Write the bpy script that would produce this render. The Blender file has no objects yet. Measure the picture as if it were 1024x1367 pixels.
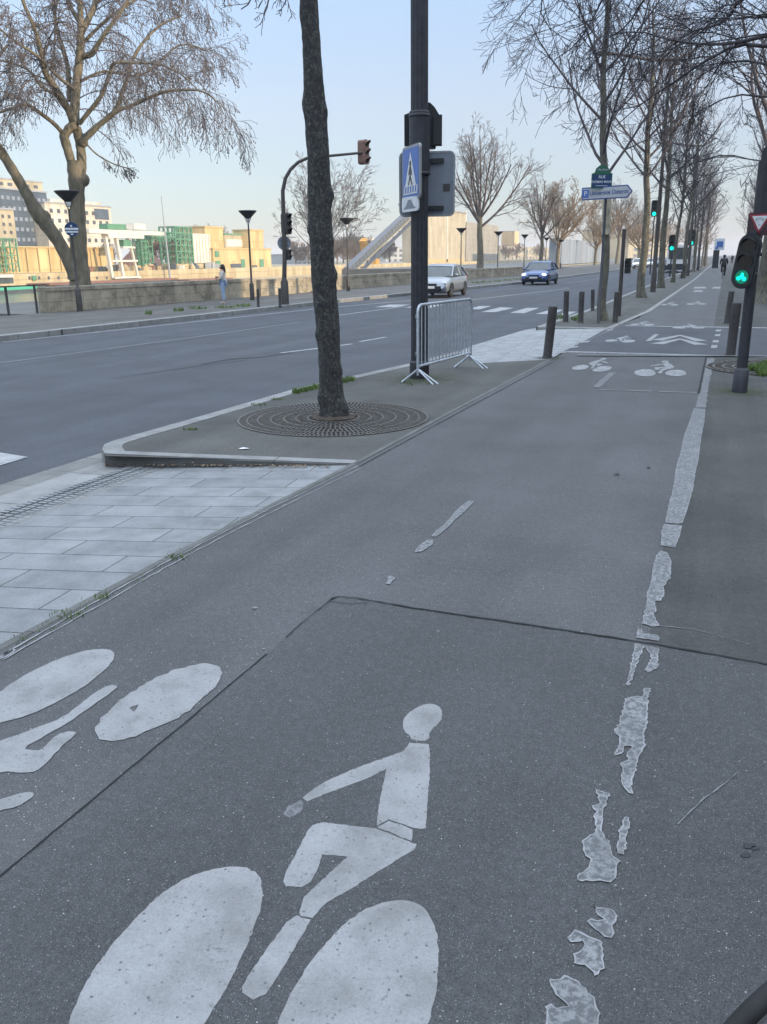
import bpy, bmesh, math, random
from mathutils import Vector, Matrix, Quaternion
R = math.radians
scene = bpy.context.scene
col = scene.collection

# ------------------------------------------------------------------ camera solved from the street's vanishing lines
F = 1130.; CX = 512.; CY = 683.5; H = 1.78
Dn = Vector((48, 3776, F)).normalized()                       # straight down, in camera axes (right, down, forward)
yy = -(Dn.x*458 + Dn.z*F)/Dn.y
Yc = Vector((458, yy, F)).normalized()                        # along the street
Zc = -Dn
Xc = Yc.cross(Zc)
def ray(px, py):
    v = Vector((px-CX, py-CY, F)); return Vector((v.dot(Xc), v.dot(Yc), v.dot(Zc)))
def at(px, py, z=0.):                                         # where that line of sight meets level z
    r = ray(px, py); t = (z-H)/r.z
    return Vector((r.x*t, r.y*t, z))
def upz(px, py, base):                                        # height above ground of a row, over a known base point
    r = ray(px, py); d = math.hypot(base[0], base[1]); return H + r.z*d/math.hypot(r.x, r.y)
def on_plane(px, py, base, dd=0.):                            # point on the upright plane through base facing the street view, plus depth
    n = Vector((base[0], base[1], 0)).normalized()
    r = ray(px, py); t = (Vector((base[0], base[1], 0)).dot(n)+dd)/(r.x*n.x+r.y*n.y)
    return Vector((r.x*t, r.y*t, H+r.z*t))
def colY(px, X):                                              # Y where the column px crosses the plane x = X
    r = ray(px, 345); return r.y/r.x*X
cam_d = bpy.data.cameras.new('camera'); cam = bpy.data.objects.new('camera', cam_d); col.objects.link(cam)
cam_d.sensor_fit = 'HORIZONTAL'; cam_d.sensor_width = 36; cam_d.lens = 36*F/1024
cam_d.clip_start = .05; cam_d.clip_end = 6000
# camera axes in world: right, up, back
right = Vector((Xc.x, Yc.x, Zc.x)); down = Vector((Xc.y, Yc.y, Zc.y)); fwd = Vector((Xc.z, Yc.z, Zc.z))
m = Matrix((right, -down, -fwd)).transposed().to_4x4(); m.translation = Vector((0, 0, H))
cam.matrix_world = m
scene.camera = cam

# ------------------------------------------------------------------ materials
MAT = {}
def newmat(name):
    mt = bpy.data.materials.new(name); mt.use_nodes = True; nt = mt.node_tree; nt.nodes.clear()
    o = nt.nodes.new('ShaderNodeOutputMaterial'); b = nt.nodes.new('ShaderNodeBsdfPrincipled')
    nt.links.new(b.outputs[0], o.inputs[0]); MAT[name] = mt
    return mt, nt, b
def N(nt, t, **k):
    n = nt.nodes.new(t)
    for a, v in k.items():
        if a in n.inputs: n.inputs[a].default_value = v
        else: setattr(n, a, v)
    return n
def ramp(nt, fac, stops):
    r = nt.nodes.new('ShaderNodeValToRGB'); nt.links.new(fac, r.inputs[0])
    e = r.color_ramp.elements
    while len(e) < len(stops): e.new(.5)
    for i, (p, c) in enumerate(stops):
        e[i].position = p; e[i].color = (*c, 1) if len(c) == 3 else c
    return r.outputs[0]
def coord(nt, obj=True, scale=(1,1,1), rot=0):
    c = nt.nodes.new('ShaderNodeTexCoord'); mp = nt.nodes.new('ShaderNodeMapping')
    mp.inputs['Scale'].default_value = scale; mp.inputs['Rotation'].default_value = (0,0,rot)
    nt.links.new(c.outputs['Object'], mp.inputs[0]); return mp.outputs[0]
def mixc(nt, fac, a, b, mode='MIX'):
    mx = nt.nodes.new('ShaderNodeMix'); mx.data_type = 'RGBA'; mx.blend_type = mode
    for s, v in ((mx.inputs[0], fac), (mx.inputs[6], a), (mx.inputs[7], b)):
        if isinstance(v, bpy.types.NodeSocket): nt.links.new(v, s)
        elif isinstance(v, (int, float)): s.default_value = v
        else: s.default_value = (*v, 1)
    return mx.outputs[2]
def bump(nt, b, h, s=.3, d=.01):
    bp = nt.nodes.new('ShaderNodeBump'); bp.inputs['Strength'].default_value = s; bp.inputs['Distance'].default_value = d
    nt.links.new(h, bp.inputs['Height']); nt.links.new(bp.outputs[0], b.inputs['Normal'])
def pm(name, c1, c2=None, scale=6, rough=.8, metal=0, bmp=0, bsc=60, stretch=(1,1,1), emit=None, estr=1, lo=.35, hi=.65, trans=0, coat=0):
    mt, nt, b = newmat(name)
    b.inputs['Roughness'].default_value = rough; b.inputs['Metallic'].default_value = metal
    if coat: b.inputs['Coat Weight'].default_value = coat; b.inputs['Coat Roughness'].default_value = .05
    if trans: b.inputs['Transmission Weight'].default_value = trans
    if c2 is None: c2 = tuple(x*.82 for x in c1)
    v = coord(nt, scale=stretch)
    n = N(nt, 'ShaderNodeTexNoise', Scale=scale, Detail=6.0, Roughness=.62); nt.links.new(v, n.inputs['Vector'])
    nt.links.new(ramp(nt, n.outputs[0], [(lo, c2), (hi, c1)]), b.inputs['Base Color'])
    if bmp:
        n2 = N(nt, 'ShaderNodeTexNoise', Scale=bsc, Detail=4.0); nt.links.new(v, n2.inputs['Vector'])
        bump(nt, b, n2.outputs[0], bmp, .02)
    if emit:
        b.inputs['Emission Color'].default_value = (*emit, 1); b.inputs['Emission Strength'].default_value = estr
    return mt

def asphalt(name, base, dark, speck, stain=1.0, bscale=230., spk=1.0, rough=.85, tint=(.2,.19,.17)):
    mt, nt, b = newmat(name); v = coord(nt)
    def no(s, d=5., r=.6):
        n = N(nt, 'ShaderNodeTexNoise', Scale=s, Detail=d, Roughness=r); nt.links.new(v, n.inputs['Vector']); return n.outputs[0]
    grain = ramp(nt, no(bscale, 4., .8), [(.36, tuple(x*.7 for x in dark)), (.5, tuple((x+y)/2 for x, y in zip(base, dark))), (.64, tuple(x*1.15 for x in base))])
    mott = ramp(nt, no(26, 8., .75), [(.32, (.78,.78,.78)), (.68, (1.16,1.16,1.16))])
    c = mixc(nt, 1., grain, mott, 'MULTIPLY')
    big = ramp(nt, no(.9, 6., .6), [(.3, (1-.2*stain,)*3), (.5, (1,1,1)), (.72, (1+.16*stain,)*3)])
    c = mixc(nt, 1., c, big, 'MULTIPLY')
    ms = nt.nodes.new('ShaderNodeMapping'); ms.inputs['Scale'].default_value = (1.3, .07, 1); nt.links.new(v, ms.inputs[0])
    sn = N(nt, 'ShaderNodeTexNoise', Scale=1.0, Detail=5.0, Roughness=.6); nt.links.new(ms.outputs[0], sn.inputs['Vector'])
    c = mixc(nt, 1., c, ramp(nt, sn.outputs[0], [(.34, (1-.16*stain,)*3), (.5, (1,1,1)), (.66, (1+.14*stain,)*3)]), 'MULTIPLY')
    # dark oily blotches and pale dusty smears
    bl = ramp(nt, no(2.3, 5., .6), [(.66, (0,0,0)), (.76, (1,1,1))]); c = mixc(nt, mixc(nt, .35*stain, (0,0,0), bl), c, tuple(x*.6 for x in dark))
    # pale stone chips standing in the binder
    for sc, th, amt, pk, col_ in ((150., .24, .6, .70, speck), (46., .13, .95, .82, speck), (90., .17, .6, .72, speck), (330., .3, .45, .5, tuple(x*.7 for x in speck))):
        vo = N(nt, 'ShaderNodeTexVoronoi', Scale=sc); nt.links.new(v, vo.inputs['Vector'])
        near = ramp(nt, vo.outputs['Distance'], [(th*.6, (1,1,1)), (th, (0,0,0))])
        sep = nt.nodes.new('ShaderNodeSeparateColor'); nt.links.new(vo.outputs['Color'], sep.inputs[0])
        pick = ramp(nt, sep.outputs[0], [(pk, (0,0,0)), (pk+.06, (1,1,1))])
        f = mixc(nt, 1., near, pick, 'MULTIPLY'); f = mixc(nt, 1., f, (amt*spk,)*3, 'MULTIPLY')
        c = mixc(nt, f, c, col_)
    nt.links.new(c, b.inputs['Base Color'])
    b.inputs['Roughness'].default_value = rough; b.inputs['Specular IOR Level'].default_value = .28
    bump(nt, b, no(bscale*.8, 4., .7), .5, .004)
    return mt
asphalt('path_asphalt', (.092,.0925,.095), (.046,.047,.050), (.50,.50,.48), rough=.68)
asphalt('patch_asphalt', (.075,.0755,.0775), (.036,.037,.039), (.38,.38,.37), .9, rough=.68)
asphalt('island_asphalt', (.100,.098,.092), (.058,.057,.053), (.28,.27,.25), 1.3, 260., .5)
asphalt('road_asphalt', (.080,.085,.096), (.047,.050,.058), (.22,.24,.27), .8, 120., .8)
asphalt('side_asphalt', (.078,.077,.074), (.041,.041,.040), (.30,.30,.28), 1.5, 240., .5)
asphalt('far_pavement_mat', (.125,.118,.108), (.083,.078,.072), (.3,.29,.27), 1.2, 100., .3)

def paint(name, white, under, cover=.5, scale=30., pits=True):
    mt, nt, b = newmat(name); v = coord(nt)
    n = N(nt, 'ShaderNodeTexNoise', Scale=scale, Detail=8.0, Roughness=.7); nt.links.new(v, n.inputs['Vector'])
    n2 = N(nt, 'ShaderNodeTexNoise', Scale=170., Detail=4.0, Roughness=.7); nt.links.new(v, n2.inputs['Vector'])
    n3 = N(nt, 'ShaderNodeTexNoise', Scale=5., Detail=3.0, Roughness=.6); nt.links.new(v, n3.inputs['Vector'])
    c = ramp(nt, n2.outputs[0], [(.3, tuple(x*.72 for x in white)), (.62, white)])
    c = mixc(nt, 1., c, ramp(nt, n3.outputs[0], [(.3, (.70,.69,.68)), (.5, (.95,.95,.95)), (.68, (1.1,1.1,1.1))]), 'MULTIPLY')
    wear = ramp(nt, n.outputs[0], [(cover-.04, (1,1,1)), (cover+.06, (0,0,0))])
    c = mixc(nt, wear, c, under)
    if pits:
        vo = N(nt, 'ShaderNodeTexVoronoi', Scale=42.); nt.links.new(v, vo.inputs['Vector'])
        near = ramp(nt, vo.outputs['Distance'], [(.14, (1,1,1)), (.2, (0,0,0))])
        sep = nt.nodes.new('ShaderNodeSeparateColor'); nt.links.new(vo.outputs['Color'], sep.inputs[0])
        pick = ramp(nt, sep.outputs[1], [(.68, (0,0,0)), (.74, (1,1,1))])
        c = mixc(nt, mixc(nt, 1., near, pick, 'MULTIPLY'), c, (.09,.09,.09))
    nt.links.new(c, b.inputs['Base Color']); b.inputs['Roughness'].default_value = .65
    bump(nt, b, n2.outputs[0], .35, .003)
    return mt
paint('paint_white', (.262,.264,.266), (.10,.10,.105), .36, 55.)
paint('paint_worn', (.22,.225,.23), (.085,.088,.093), .49, 45., False)
paint('paint_ghost', (.16,.163,.17), (.075,.077,.082), .44, 34., False)
paint('paint_edge', (.27,.275,.285), (.12,.125,.13), .36, 60., False)
paint('paint_road', (.33,.335,.34), (.07,.075,.083), .37, 9., False)
paint('paint_far', (.30,.305,.31), (.10,.102,.107), .44, 16., False)
paint('paint_road_faint', (.15,.155,.165), (.06,.065,.073), .43, 7., False)

def slab_mat(name, c1, c2, rot, bw, rh, mortar=.006, tone=1):
    mt, nt, b = newmat(name); v = coord(nt, rot=rot)
    br = N(nt, 'ShaderNodeTexBrick', Scale=1.0); nt.links.new(v, br.inputs['Vector'])
    br.inputs['Color1'].default_value = (*c1, 1); br.inputs['Color2'].default_value = (*c2, 1); br.inputs['Mortar'].default_value = (.05,.052,.05,1)
    br.inputs['Mortar Size'].default_value = mortar; br.inputs['Mortar Smooth'].default_value = .2; br.inputs['Bias'].default_value = 0
    br.inputs['Brick Width'].default_value = bw; br.inputs['Row Height'].default_value = rh
    br.offset = .42
    n = N(nt, 'ShaderNodeTexNoise', Scale=130., Detail=4.0, Roughness=.75); nt.links.new(v, n.inputs['Vector'])
    n3 = N(nt, 'ShaderNodeTexNoise', Scale=3.5, Detail=6.0, Roughness=.65); nt.links.new(v, n3.inputs['Vector'])
    c = mixc(nt, 1., br.outputs['Color'], ramp(nt, n.outputs[0], [(.3, (.72,.72,.72)), (.66, (1.2,1.2,1.2))]), 'MULTIPLY')
    c = mixc(nt, 1., c, ramp(nt, n3.outputs[0], [(.3, (.68,.68,.67)), (.55, (1,1,1)), (.7, (1.15,1.15,1.15))]), 'MULTIPLY')
    nt.links.new(c, b.inputs['Base Color']); b.inputs['Roughness'].default_value = .75
    bump(nt, b, br.outputs['Fac'], -.6, .006)
    return mt
slab_mat('granite_slabs', (.225,.232,.238), (.175,.183,.19), -R(6), .86, .30)
slab_mat('granite_slabs_far', (.27,.28,.287), (.235,.243,.25), -R(6), .86, .30)
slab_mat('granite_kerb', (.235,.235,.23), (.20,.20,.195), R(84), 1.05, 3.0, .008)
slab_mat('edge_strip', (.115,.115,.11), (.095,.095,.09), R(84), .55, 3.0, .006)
slab_mat('granite_kerb_dark', (.10,.10,.098), (.08,.08,.078), R(84), 1.05, 3.0, .008)
slab_mat('granite_strip', (.17,.17,.16), (.15,.15,.143), R(84), .55, 3.0, .006)

def stone_wall_mat(name, c1, c2, mortar, bw=.55, rh=.26, axis='y'):
    mt, nt, b = newmat(name)
    c = nt.nodes.new('ShaderNodeTexCoord'); s = nt.nodes.new('ShaderNodeSeparateXYZ'); cb = nt.nodes.new('ShaderNodeCombineXYZ')
    nt.links.new(c.outputs['Object'], s.inputs[0])
    ad = N(nt, 'ShaderNodeMath', operation='ADD'); nt.links.new(s.outputs[0], ad.inputs[0]); nt.links.new(s.outputs[1], ad.inputs[1])
    nt.links.new(ad.outputs[0], cb.inputs[0]); nt.links.new(s.outputs[2], cb.inputs[1])
    br = N(nt, 'ShaderNodeTexBrick', Scale=1.0); nt.links.new(cb.outputs[0], br.inputs['Vector'])
    br.inputs['Color1'].default_value = (*c1, 1); br.inputs['Color2'].default_value = (*c2, 1); br.inputs['Mortar'].default_value = (*mortar, 1)
    br.inputs['Mortar Size'].default_value = .012; br.inputs['Brick Width'].default_value = bw; br.inputs['Row Height'].default_value = rh
    n = N(nt, 'ShaderNodeTexNoise', Scale=1.1, Detail=12.0, Roughness=.78); nt.links.new(c.outputs['Object'], n.inputs['Vector'])
    k = mixc(nt, 1., br.outputs['Color'], ramp(nt, n.outputs[0], [(.36, (.38,.37,.34)), (.5, (.95,.92,.86)), (.64, (1.35,1.3,1.2))]), 'MULTIPLY')
    nt.links.new(k, b.inputs['Base Color']); b.inputs['Roughness'].default_value = .9
    bump(nt, b, n.outputs[0], .5, .05)
    return mt
stone_wall_mat('parapet_stone', (.34,.305,.245), (.27,.245,.20), (.20,.185,.15), .9, .38)
pm('quay_stone', (.50,.43,.28), (.42,.35,.22), .4, .9)
stone_wall_mat('brick_facade', (.42,.38,.33), (.38,.34,.3), (.3,.28,.25), .4, .2)

def bark(name, c1, c2, c3, sc=1.0, moss=None, zs=None):
    mt, nt, b = newmat(name); v = coord(nt, scale=(9*sc, 9*sc, zs or 3.2*sc))
    n = N(nt, 'ShaderNodeTexNoise', Scale=1.0, Detail=10.0, Roughness=.72); nt.links.new(v, n.inputs['Vector'])
    vo = N(nt, 'ShaderNodeTexVoronoi', Scale=2.4); nt.links.new(v, vo.inputs['Vector'])
    c = ramp(nt, n.outputs[0], [(.30, c3), (.5, c2), (.68, c1)])
    if moss:
        n2 = N(nt, 'ShaderNodeTexNoise', Scale=1.7, Detail=7.0, Roughness=.75); nt.links.new(v, n2.inputs['Vector'])
        c = mixc(nt, ramp(nt, n2.outputs[0], [(.54, (0,0,0)), (.62, (.8,.8,.8))]), c, moss)
    nt.links.new(c, b.inputs['Base Color']); b.inputs['Roughness'].default_value = .95
    bump(nt, b, n.outputs[0], .9, .03)
    return mt
bark('bark_dark', (.070,.068,.064), (.036,.036,.038), (.013,.013,.015), 2.2, (.15,.155,.115), 15.)
bark('bark_grey', (.17,.16,.125), (.10,.092,.075), (.035,.032,.03), 1.2, (.12,.13,.06))
bark('bark_plane', (.235,.205,.15), (.155,.135,.10), (.08,.07,.052), .5, (.13,.135,.075))
bark('bark_pale', (.50,.45,.33), (.38,.34,.25), (.16,.14,.10), .9)
pm('twig_dark', (.12,.10,.105), (.06,.052,.056), 2)
pm('twig_black', (.06,.05,.056), (.03,.026,.03), 2)
pm('twig_plane', (.15,.125,.118), (.085,.07,.067), 1.2)
pm('twig_brown', (.24,.165,.105), (.13,.09,.06), .6)
pm('twig_warm', (.27,.195,.125), (.16,.115,.075), .6)
pm('iron_dark', (.040,.041,.050), (.024,.025,.032), 9, .5, .2, .1, 90)
pm('iron_brown', (.065,.058,.052), (.04,.036,.034), 9, .55, .1)
pm('bollard_iron', (.052,.047,.045), (.032,.03,.031), 12, .55, .1, .15, 80)
pm('plastic_black', (.018,.02,.024), (.01,.011,.014), 9, .45)
pm('signal_brown', (.20,.11,.085), (.15,.085,.065), 5, .6)
pm('galv_steel', (.52,.56,.60), (.37,.405,.44), 14, .42, .55, .05, 90)
pm('sign_back_grey', (.20,.225,.26), (.165,.187,.22), 3, .55, .2)
pm('sign_rim', (.30,.31,.32), (.22,.23,.24), 8, .5, .2)
pm('sign_blue', (.055,.14,.42), (.05,.12,.36), 5, .45)
pm('sign_white', (.62,.64,.66), (.52,.54,.56), 9, .5)
pm('sign_grey', (.40,.42,.44), (.33,.35,.37), 9, .5)
pm('plate_blue', (.012,.045,.13), (.01,.035,.1), 6, .35)
pm('plate_green', (.02,.11,.07), (.015,.08,.055), 6, .35)
pm('navy_text', (.04,.07,.25), (.03,.06,.2), 9, .5)
pm('sign_red', (.30,.022,.03), (.22,.02,.025), 9, .5)
pm('sign_maroon', (.045,.018,.024), (.03,.012,.018), 9, .5)
pm('lens_dark', (.012,.014,.014), (.008,.01,.01), 9, .2)
pm('lens_green', (.0,.6,.4), (.0,.5,.35), 9, .3, emit=(.0,.9,.6), estr=.9)
pm('lens_green_glow', (.0,.05,.035), (.0,.04,.03), 9, .3, emit=(.0,.5,.3), estr=.18)
pm('lamp_glass', (.7,.7,.7), (.6,.6,.6), 9, .3)
pm('car_silver', (.25,.275,.31), (.235,.26,.29), 2, .3, .5, coat=.6)
pm('car_blue', (.03,.08,.21), (.025,.065,.18), 2, .3, .3, coat=.6)
pm('car_white', (.7,.7,.7), (.66,.66,.66), 2, .3, coat=.4)
pm('car_black', (.02,.02,.024), (.015,.015,.018), 2, .3, coat=.6)
pm('car_glass', (.05,.065,.075), (.035,.045,.05), 2, .06)
pm('tyre_rubber', (.014,.014,.015), (.009,.009,.01), 30, .75)
pm('rim_metal', (.33,.33,.34), (.25,.25,.26), 9, .35, .7)
pm('headlamp_off', (.6,.62,.62), (.5,.52,.52), 9, .15)
pm('headlamp_lit', (.8,.8,.85), (.8,.8,.85), 9, .3, emit=(.85,.92,1.), estr=2.5)
pm('skin', (.42,.26,.19), (.38,.23,.17), 20, .6)
pm('hair_dark', (.018,.013,.012), (.01,.008,.008), 60, .6)
pm('knit_beige', (.58,.54,.50), (.48,.44,.41), 40, .9)
pm('denim_blue', (.30,.40,.55), (.22,.3,.43), 25, .9)
pm('cloth_black', (.022,.022,.026), (.012,.012,.015), 25, .85)
pm('shoe_pale', (.5,.45,.43), (.4,.36,.35), 20, .7)
pm('soil', (.085,.06,.042), (.035,.026,.02), 30, .95, bmp=.8, bsc=60)
pm('grate_iron', (.135,.125,.112), (.075,.068,.06), 25, .55, .35, .2, 120)
pm('grass_green', (.13,.20,.045), (.07,.12,.03), 3, .8)
pm('litter_brown', (.28,.20,.13), (.14,.09,.06), 40, .9)
pm('litter_white', (.7,.7,.7), (.6,.6,.6), 9, .8)
pm('crack_black', (.010,.010,.011), (.006,.006,.007), 30, .9)
pm('crack_soft', (.035,.036,.04), (.022,.023,.026), 30, .9)
pm('stain_dark', (.03,.031,.034), (.017,.018,.02), 60, .8)
pm('chip_white', (.5,.52,.53), (.38,.4,.4), 60, .8)
pm('ground_mat', (.16,.155,.14), (.11,.105,.10), .3, .95)
pm('far_ground_mat', (.34,.28,.19), (.24,.2,.14), .05, .95)
# far bank
pm('hoard_sand', (.58,.44,.22), (.53,.40,.20), .15, .9)
pm('hoard_line', (.46,.35,.18), (.42,.32,.16), .15, .9)
pm('bld_cream', (.50,.45,.34), (.44,.39,.29), .1, .9)
pm('bld_white', (.54,.50,.43), (.50,.47,.41), .1, .9)
pm('bld_grey', (.36,.37,.37), (.32,.33,.34), .1, .9)
pm('bld_bluegreyx', (.30,.35,.42), (.27,.32,.38), .1, .8)
pm('glass_curtain', (.085,.11,.14), (.06,.08,.105), .3, .25)
pm('window_dark', (.10,.115,.13), (.07,.08,.095), .5, .3)
pm('steel_green', (.10,.25,.155), (.08,.2,.12), .6, .7)
pm('steel_white', (.60,.57,.50), (.54,.52,.45), .4, .7)
pm('steel_lattice', (.30,.32,.34), (.25,.27,.29), 2, .7)
pm('gallery_grey', (.105,.115,.13), (.085,.092,.105), 2, .7)
pm('lamp_grey', (.10,.095,.09), (.075,.07,.068), 5, .5)
pm('belt_yellow', (.42,.38,.27), (.36,.32,.22), 2, .8)
pm('excavator_orange', (.62,.30,.04), (.5,.24,.03), 2, .6)
pm('gravel_heap', (.42,.33,.2), (.3,.24,.15), .5, .95)
pm('barge_red', (.24,.12,.08), (.18,.09,.06), .5, .7)
pm('barge_dark', (.07,.09,.10), (.05,.06,.07), .5, .7)
pm('barge_green', (.06,.40,.24), (.05,.34,.2), .5, .7)
pm('roof_zinc', (.30,.32,.35), (.25,.27,.3), .5, .5)

def panel_mat(name, c1, c2, line, bw, rh):
    mt, nt, b = newmat(name)
    c = nt.nodes.new('ShaderNodeTexCoord'); s = nt.nodes.new('ShaderNodeSeparateXYZ'); cb = nt.nodes.new('ShaderNodeCombineXYZ'); nt.links.new(c.outputs['Object'], s.inputs[0])
    nt.links.new(s.outputs[1], cb.inputs[0]); nt.links.new(s.outputs[2], cb.inputs[1])
    br = N(nt, 'ShaderNodeTexBrick', Scale=1.0); nt.links.new(cb.outputs[0], br.inputs['Vector']); br.offset = 0
    br.inputs['Color1'].default_value = (*c1, 1); br.inputs['Color2'].default_value = (*c2, 1); br.inputs['Mortar'].default_value = (*line, 1)
    br.inputs['Mortar Size'].default_value = .09; br.inputs['Brick Width'].default_value = bw; br.inputs['Row Height'].default_value = rh
    mp = nt.nodes.new('ShaderNodeMapping'); mp.inputs['Scale'].default_value = (.2,.25,.05); nt.links.new(c.outputs['Object'], mp.inputs[0])
    n = N(nt, 'ShaderNodeTexNoise', Scale=1., Detail=8.0, Roughness=.7); nt.links.new(mp.outputs[0], n.inputs['Vector'])
    k = mixc(nt, 1., br.outputs['Color'], ramp(nt, n.outputs[0], [(.35, (.72,.68,.62)), (.6, (1.06,1.05,1.04))]), 'MULTIPLY')
    nt.links.new(k, b.inputs['Base Color']); b.inputs['Roughness'].default_value = .9
panel_mat('bld_cream', (.43,.385,.285), (.38,.34,.25), (.36,.31,.23), 7.5, 4.2)
panel_mat('hoard_sand', (.58,.44,.23), (.53,.40,.205), (.40,.29,.14), 5., 9.)
panel_mat('bld_white', (.55,.51,.44), (.51,.475,.41), (.42,.39,.34), 6., 3.4)
panel_mat('bld_bluegrey', (.25,.29,.35), (.21,.25,.31), (.16,.19,.23), 4., 8.)
panel_mat('bld_cream_shade', (.31,.29,.25), (.28,.26,.225), (.2,.19,.16), 5., 3.5)
panel_mat('quay_stone', (.50,.42,.27), (.42,.345,.21), (.30,.24,.15), 6., 2.2)
def water_mat():
    mt, nt, b = newmat('river_water'); v = coord(nt, scale=(1, .35, 1))
    b.inputs['Base Color'].default_value = (.10,.105,.07,1); b.inputs['Roughness'].default_value = .16
    n = N(nt, 'ShaderNodeTexNoise', Scale=.9, Detail=6.0, Roughness=.6); nt.links.new(v, n.inputs['Vector'])
    bump(nt, b, n.outputs[0], .7, .25)
water_mat()

# ------------------------------------------------------------------ mesh builder
class MB:
    def __init__(s): s.v = []; s.f = []; s.m = []; s.sm = []
    def add(s, vs, fs, mi=0, smooth=False):
        o = len(s.v); s.v += [tuple(p) for p in vs]
        for f in fs: s.f.append([i+o for i in f]); s.m.append(mi); s.sm.append(smooth)
    def box(s, c, d, rz=0, mi=0, rot=None):
        x, y, z = d[0]/2, d[1]/2, d[2]/2
        M = rot if rot else Matrix.Rotation(rz, 3, 'Z')
        vs = [M @ Vector(p) + Vector(c) for p in ((-x,-y,-z),(x,-y,-z),(x,y,-z),(-x,y,-z),(-x,-y,z),(x,-y,z),(x,y,z),(-x,y,z))]
        s.add(vs, [(0,3,2,1),(4,5,6,7),(0,1,5,4),(1,2,6,5),(2,3,7,6),(3,0,4,7)], mi)
    def bar(s, a, b, w, h=None, mi=0):                         # square bar from a to b
        a = Vector(a); b = Vector(b); d = b-a; h = h or w
        q = d.to_track_quat('Y', 'Z').to_matrix()
        s.box((a+b)/2, (w, d.length, h), rot=q, mi=mi)
    def tube(s, pts, rad, n=8, caps=True, mi=0, smooth=True):
        pts = [Vector(p) for p in pts]; k = len(pts)
        if not isinstance(rad, (list, tuple)): rad = [rad]*k
        vs = []; ref = None
        for i in range(k):
            d = (pts[min(i+1, k-1)]-pts[max(i-1, 0)])
            if d.length < 1e-9: d = Vector((0,0,1))
            d.normalize()
            if ref is None: ref = d.orthogonal().normalized()
            u = (ref - d*ref.dot(d))
            if u.length < 1e-5: u = d.orthogonal()
            u.normalize(); ref = u; w = d.cross(u)
            for j in range(n):
                a = 2*math.pi*j/n; vs.append(pts[i] + (u*math.cos(a)+w*math.sin(a))*rad[i])
        fs = [(i*n+j, i*n+(j+1)%n, (i+1)*n+(j+1)%n, (i+1)*n+j) for i in range(k-1) for j in range(n)]
        s.add(vs, fs, mi, smooth)
        if caps:
            s.add([vs[j] for j in range(n)], [tuple(reversed(range(n)))], mi); s.add([vs[(k-1)*n+j] for j in range(n)], [tuple(range(n))], mi)
    def lathe(s, prof, c=(0,0,0), n=20, mi=0, smooth=True, caps=True):
        s.tube([(c[0], c[1], c[2]+z) for r, z in prof], [r for r, z in prof], n, caps, mi, smooth)
    def sheet(s, pts, mi=0):
        s.add(pts, [tuple(range(len(pts)))], mi)
    def prism(s, poly, z0, z1, mi=0):                          # poly counter-clockwise
        n = len(poly); vs = [(p[0], p[1], z0) for p in poly]+[(p[0], p[1], z1) for p in poly]
        s.add(vs, [tuple(reversed(range(n))), tuple(range(n, 2*n))]+[(i, (i+1)%n, n+(i+1)%n, n+i) for i in range(n)], mi)
    def panel(s, M, poly, t, mi=0):                            # outline in the xz plane of frame M, t thick along y
        n = len(poly); vs = [M @ Vector((p[0], 0, p[1])) for p in poly]+[M @ Vector((p[0], t, p[1])) for p in poly]
        s.add(vs, [tuple(range(n)), tuple(reversed(range(n, 2*n)))]+[((i+1)%n, i, n+i, n+(i+1)%n) for i in range(n)], mi)
    def ball(s, c, r, n=8, k=5, mi=0, sc=(1,1,1)):
        vs = []; fs = []
        for i in range(1, k):
            t = math.pi*i/k
            for j in range(n):
                a = 2*math.pi*j/n; vs.append((c[0]+r*sc[0]*math.sin(t)*math.cos(a), c[1]+r*sc[1]*math.sin(t)*math.sin(a), c[2]+r*sc[2]*math.cos(t)))
        T = len(vs); vs += [(c[0], c[1], c[2]+r*sc[2]), (c[0], c[1], c[2]-r*sc[2])]
        for i in range(k-2):
            for j in range(n): fs.append((i*n+j, (i+1)*n+j, (i+1)*n+(j+1)%n, i*n+(j+1)%n))
        for j in range(n): fs.append((T, j, (j+1)%n)); fs.append((T+1, (k-2)*n+(j+1)%n, (k-2)*n+j))
        s.add(vs, fs, mi, True)
    def torus(s, c, R_, r, M=None, n=40, k=10, mi=0):
        M = M or Matrix.Identity(3); vs = []; fs = []
        for i in range(n):
            a = 2*math.pi*i/n
            for j in range(k):
                b = 2*math.pi*j/k; rr = R_+r*math.cos(b)
                vs.append(M @ Vector((rr*math.cos(a), r*math.sin(b), rr*math.sin(a))) + Vector(c))
        for i in range(n):
            for j in range(k): fs.append((i*k+j, ((i+1)%n)*k+j, ((i+1)%n)*k+(j+1)%k, i*k+(j+1)%k))
        s.add(vs, fs, mi, True)
    def build(s, name, mats, parent=None):
        me = bpy.data.meshes.new(name); me.from_pydata(s.v, [], s.f)
        if isinstance(mats, str): mats = [mats]
        for k in mats: me.materials.append(MAT[k])
        me.polygons.foreach_set('material_index', s.m); me.polygons.foreach_set('use_smooth', s.sm); me.update()
        o = bpy.data.objects.new(name, me); col.objects.link(o)
        if parent: o.parent = parent
        return o
def tag(o, label=None, cat=None, group=None, kind=None):
    if label: o['label'] = label
    if cat: o['category'] = cat
    if group: o['group'] = group
    if kind: o['kind'] = kind
    return o
def thing(name, label, cat, loc=(0,0,0), rz=0, group=None):
    o = bpy.data.objects.new(name, None); col.objects.link(o); o.empty_display_size = .3
    o.location = loc; o.rotation_euler = (0,0,rz); return tag(o, label, cat, group)
kids = {}
def copy_tree(o, parent=None):
    c = o.copy(); col.objects.link(c); c.parent = parent
    for ch in [x for x in col.objects if x.parent == o]: copy_tree(ch, c)
    return c
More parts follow.
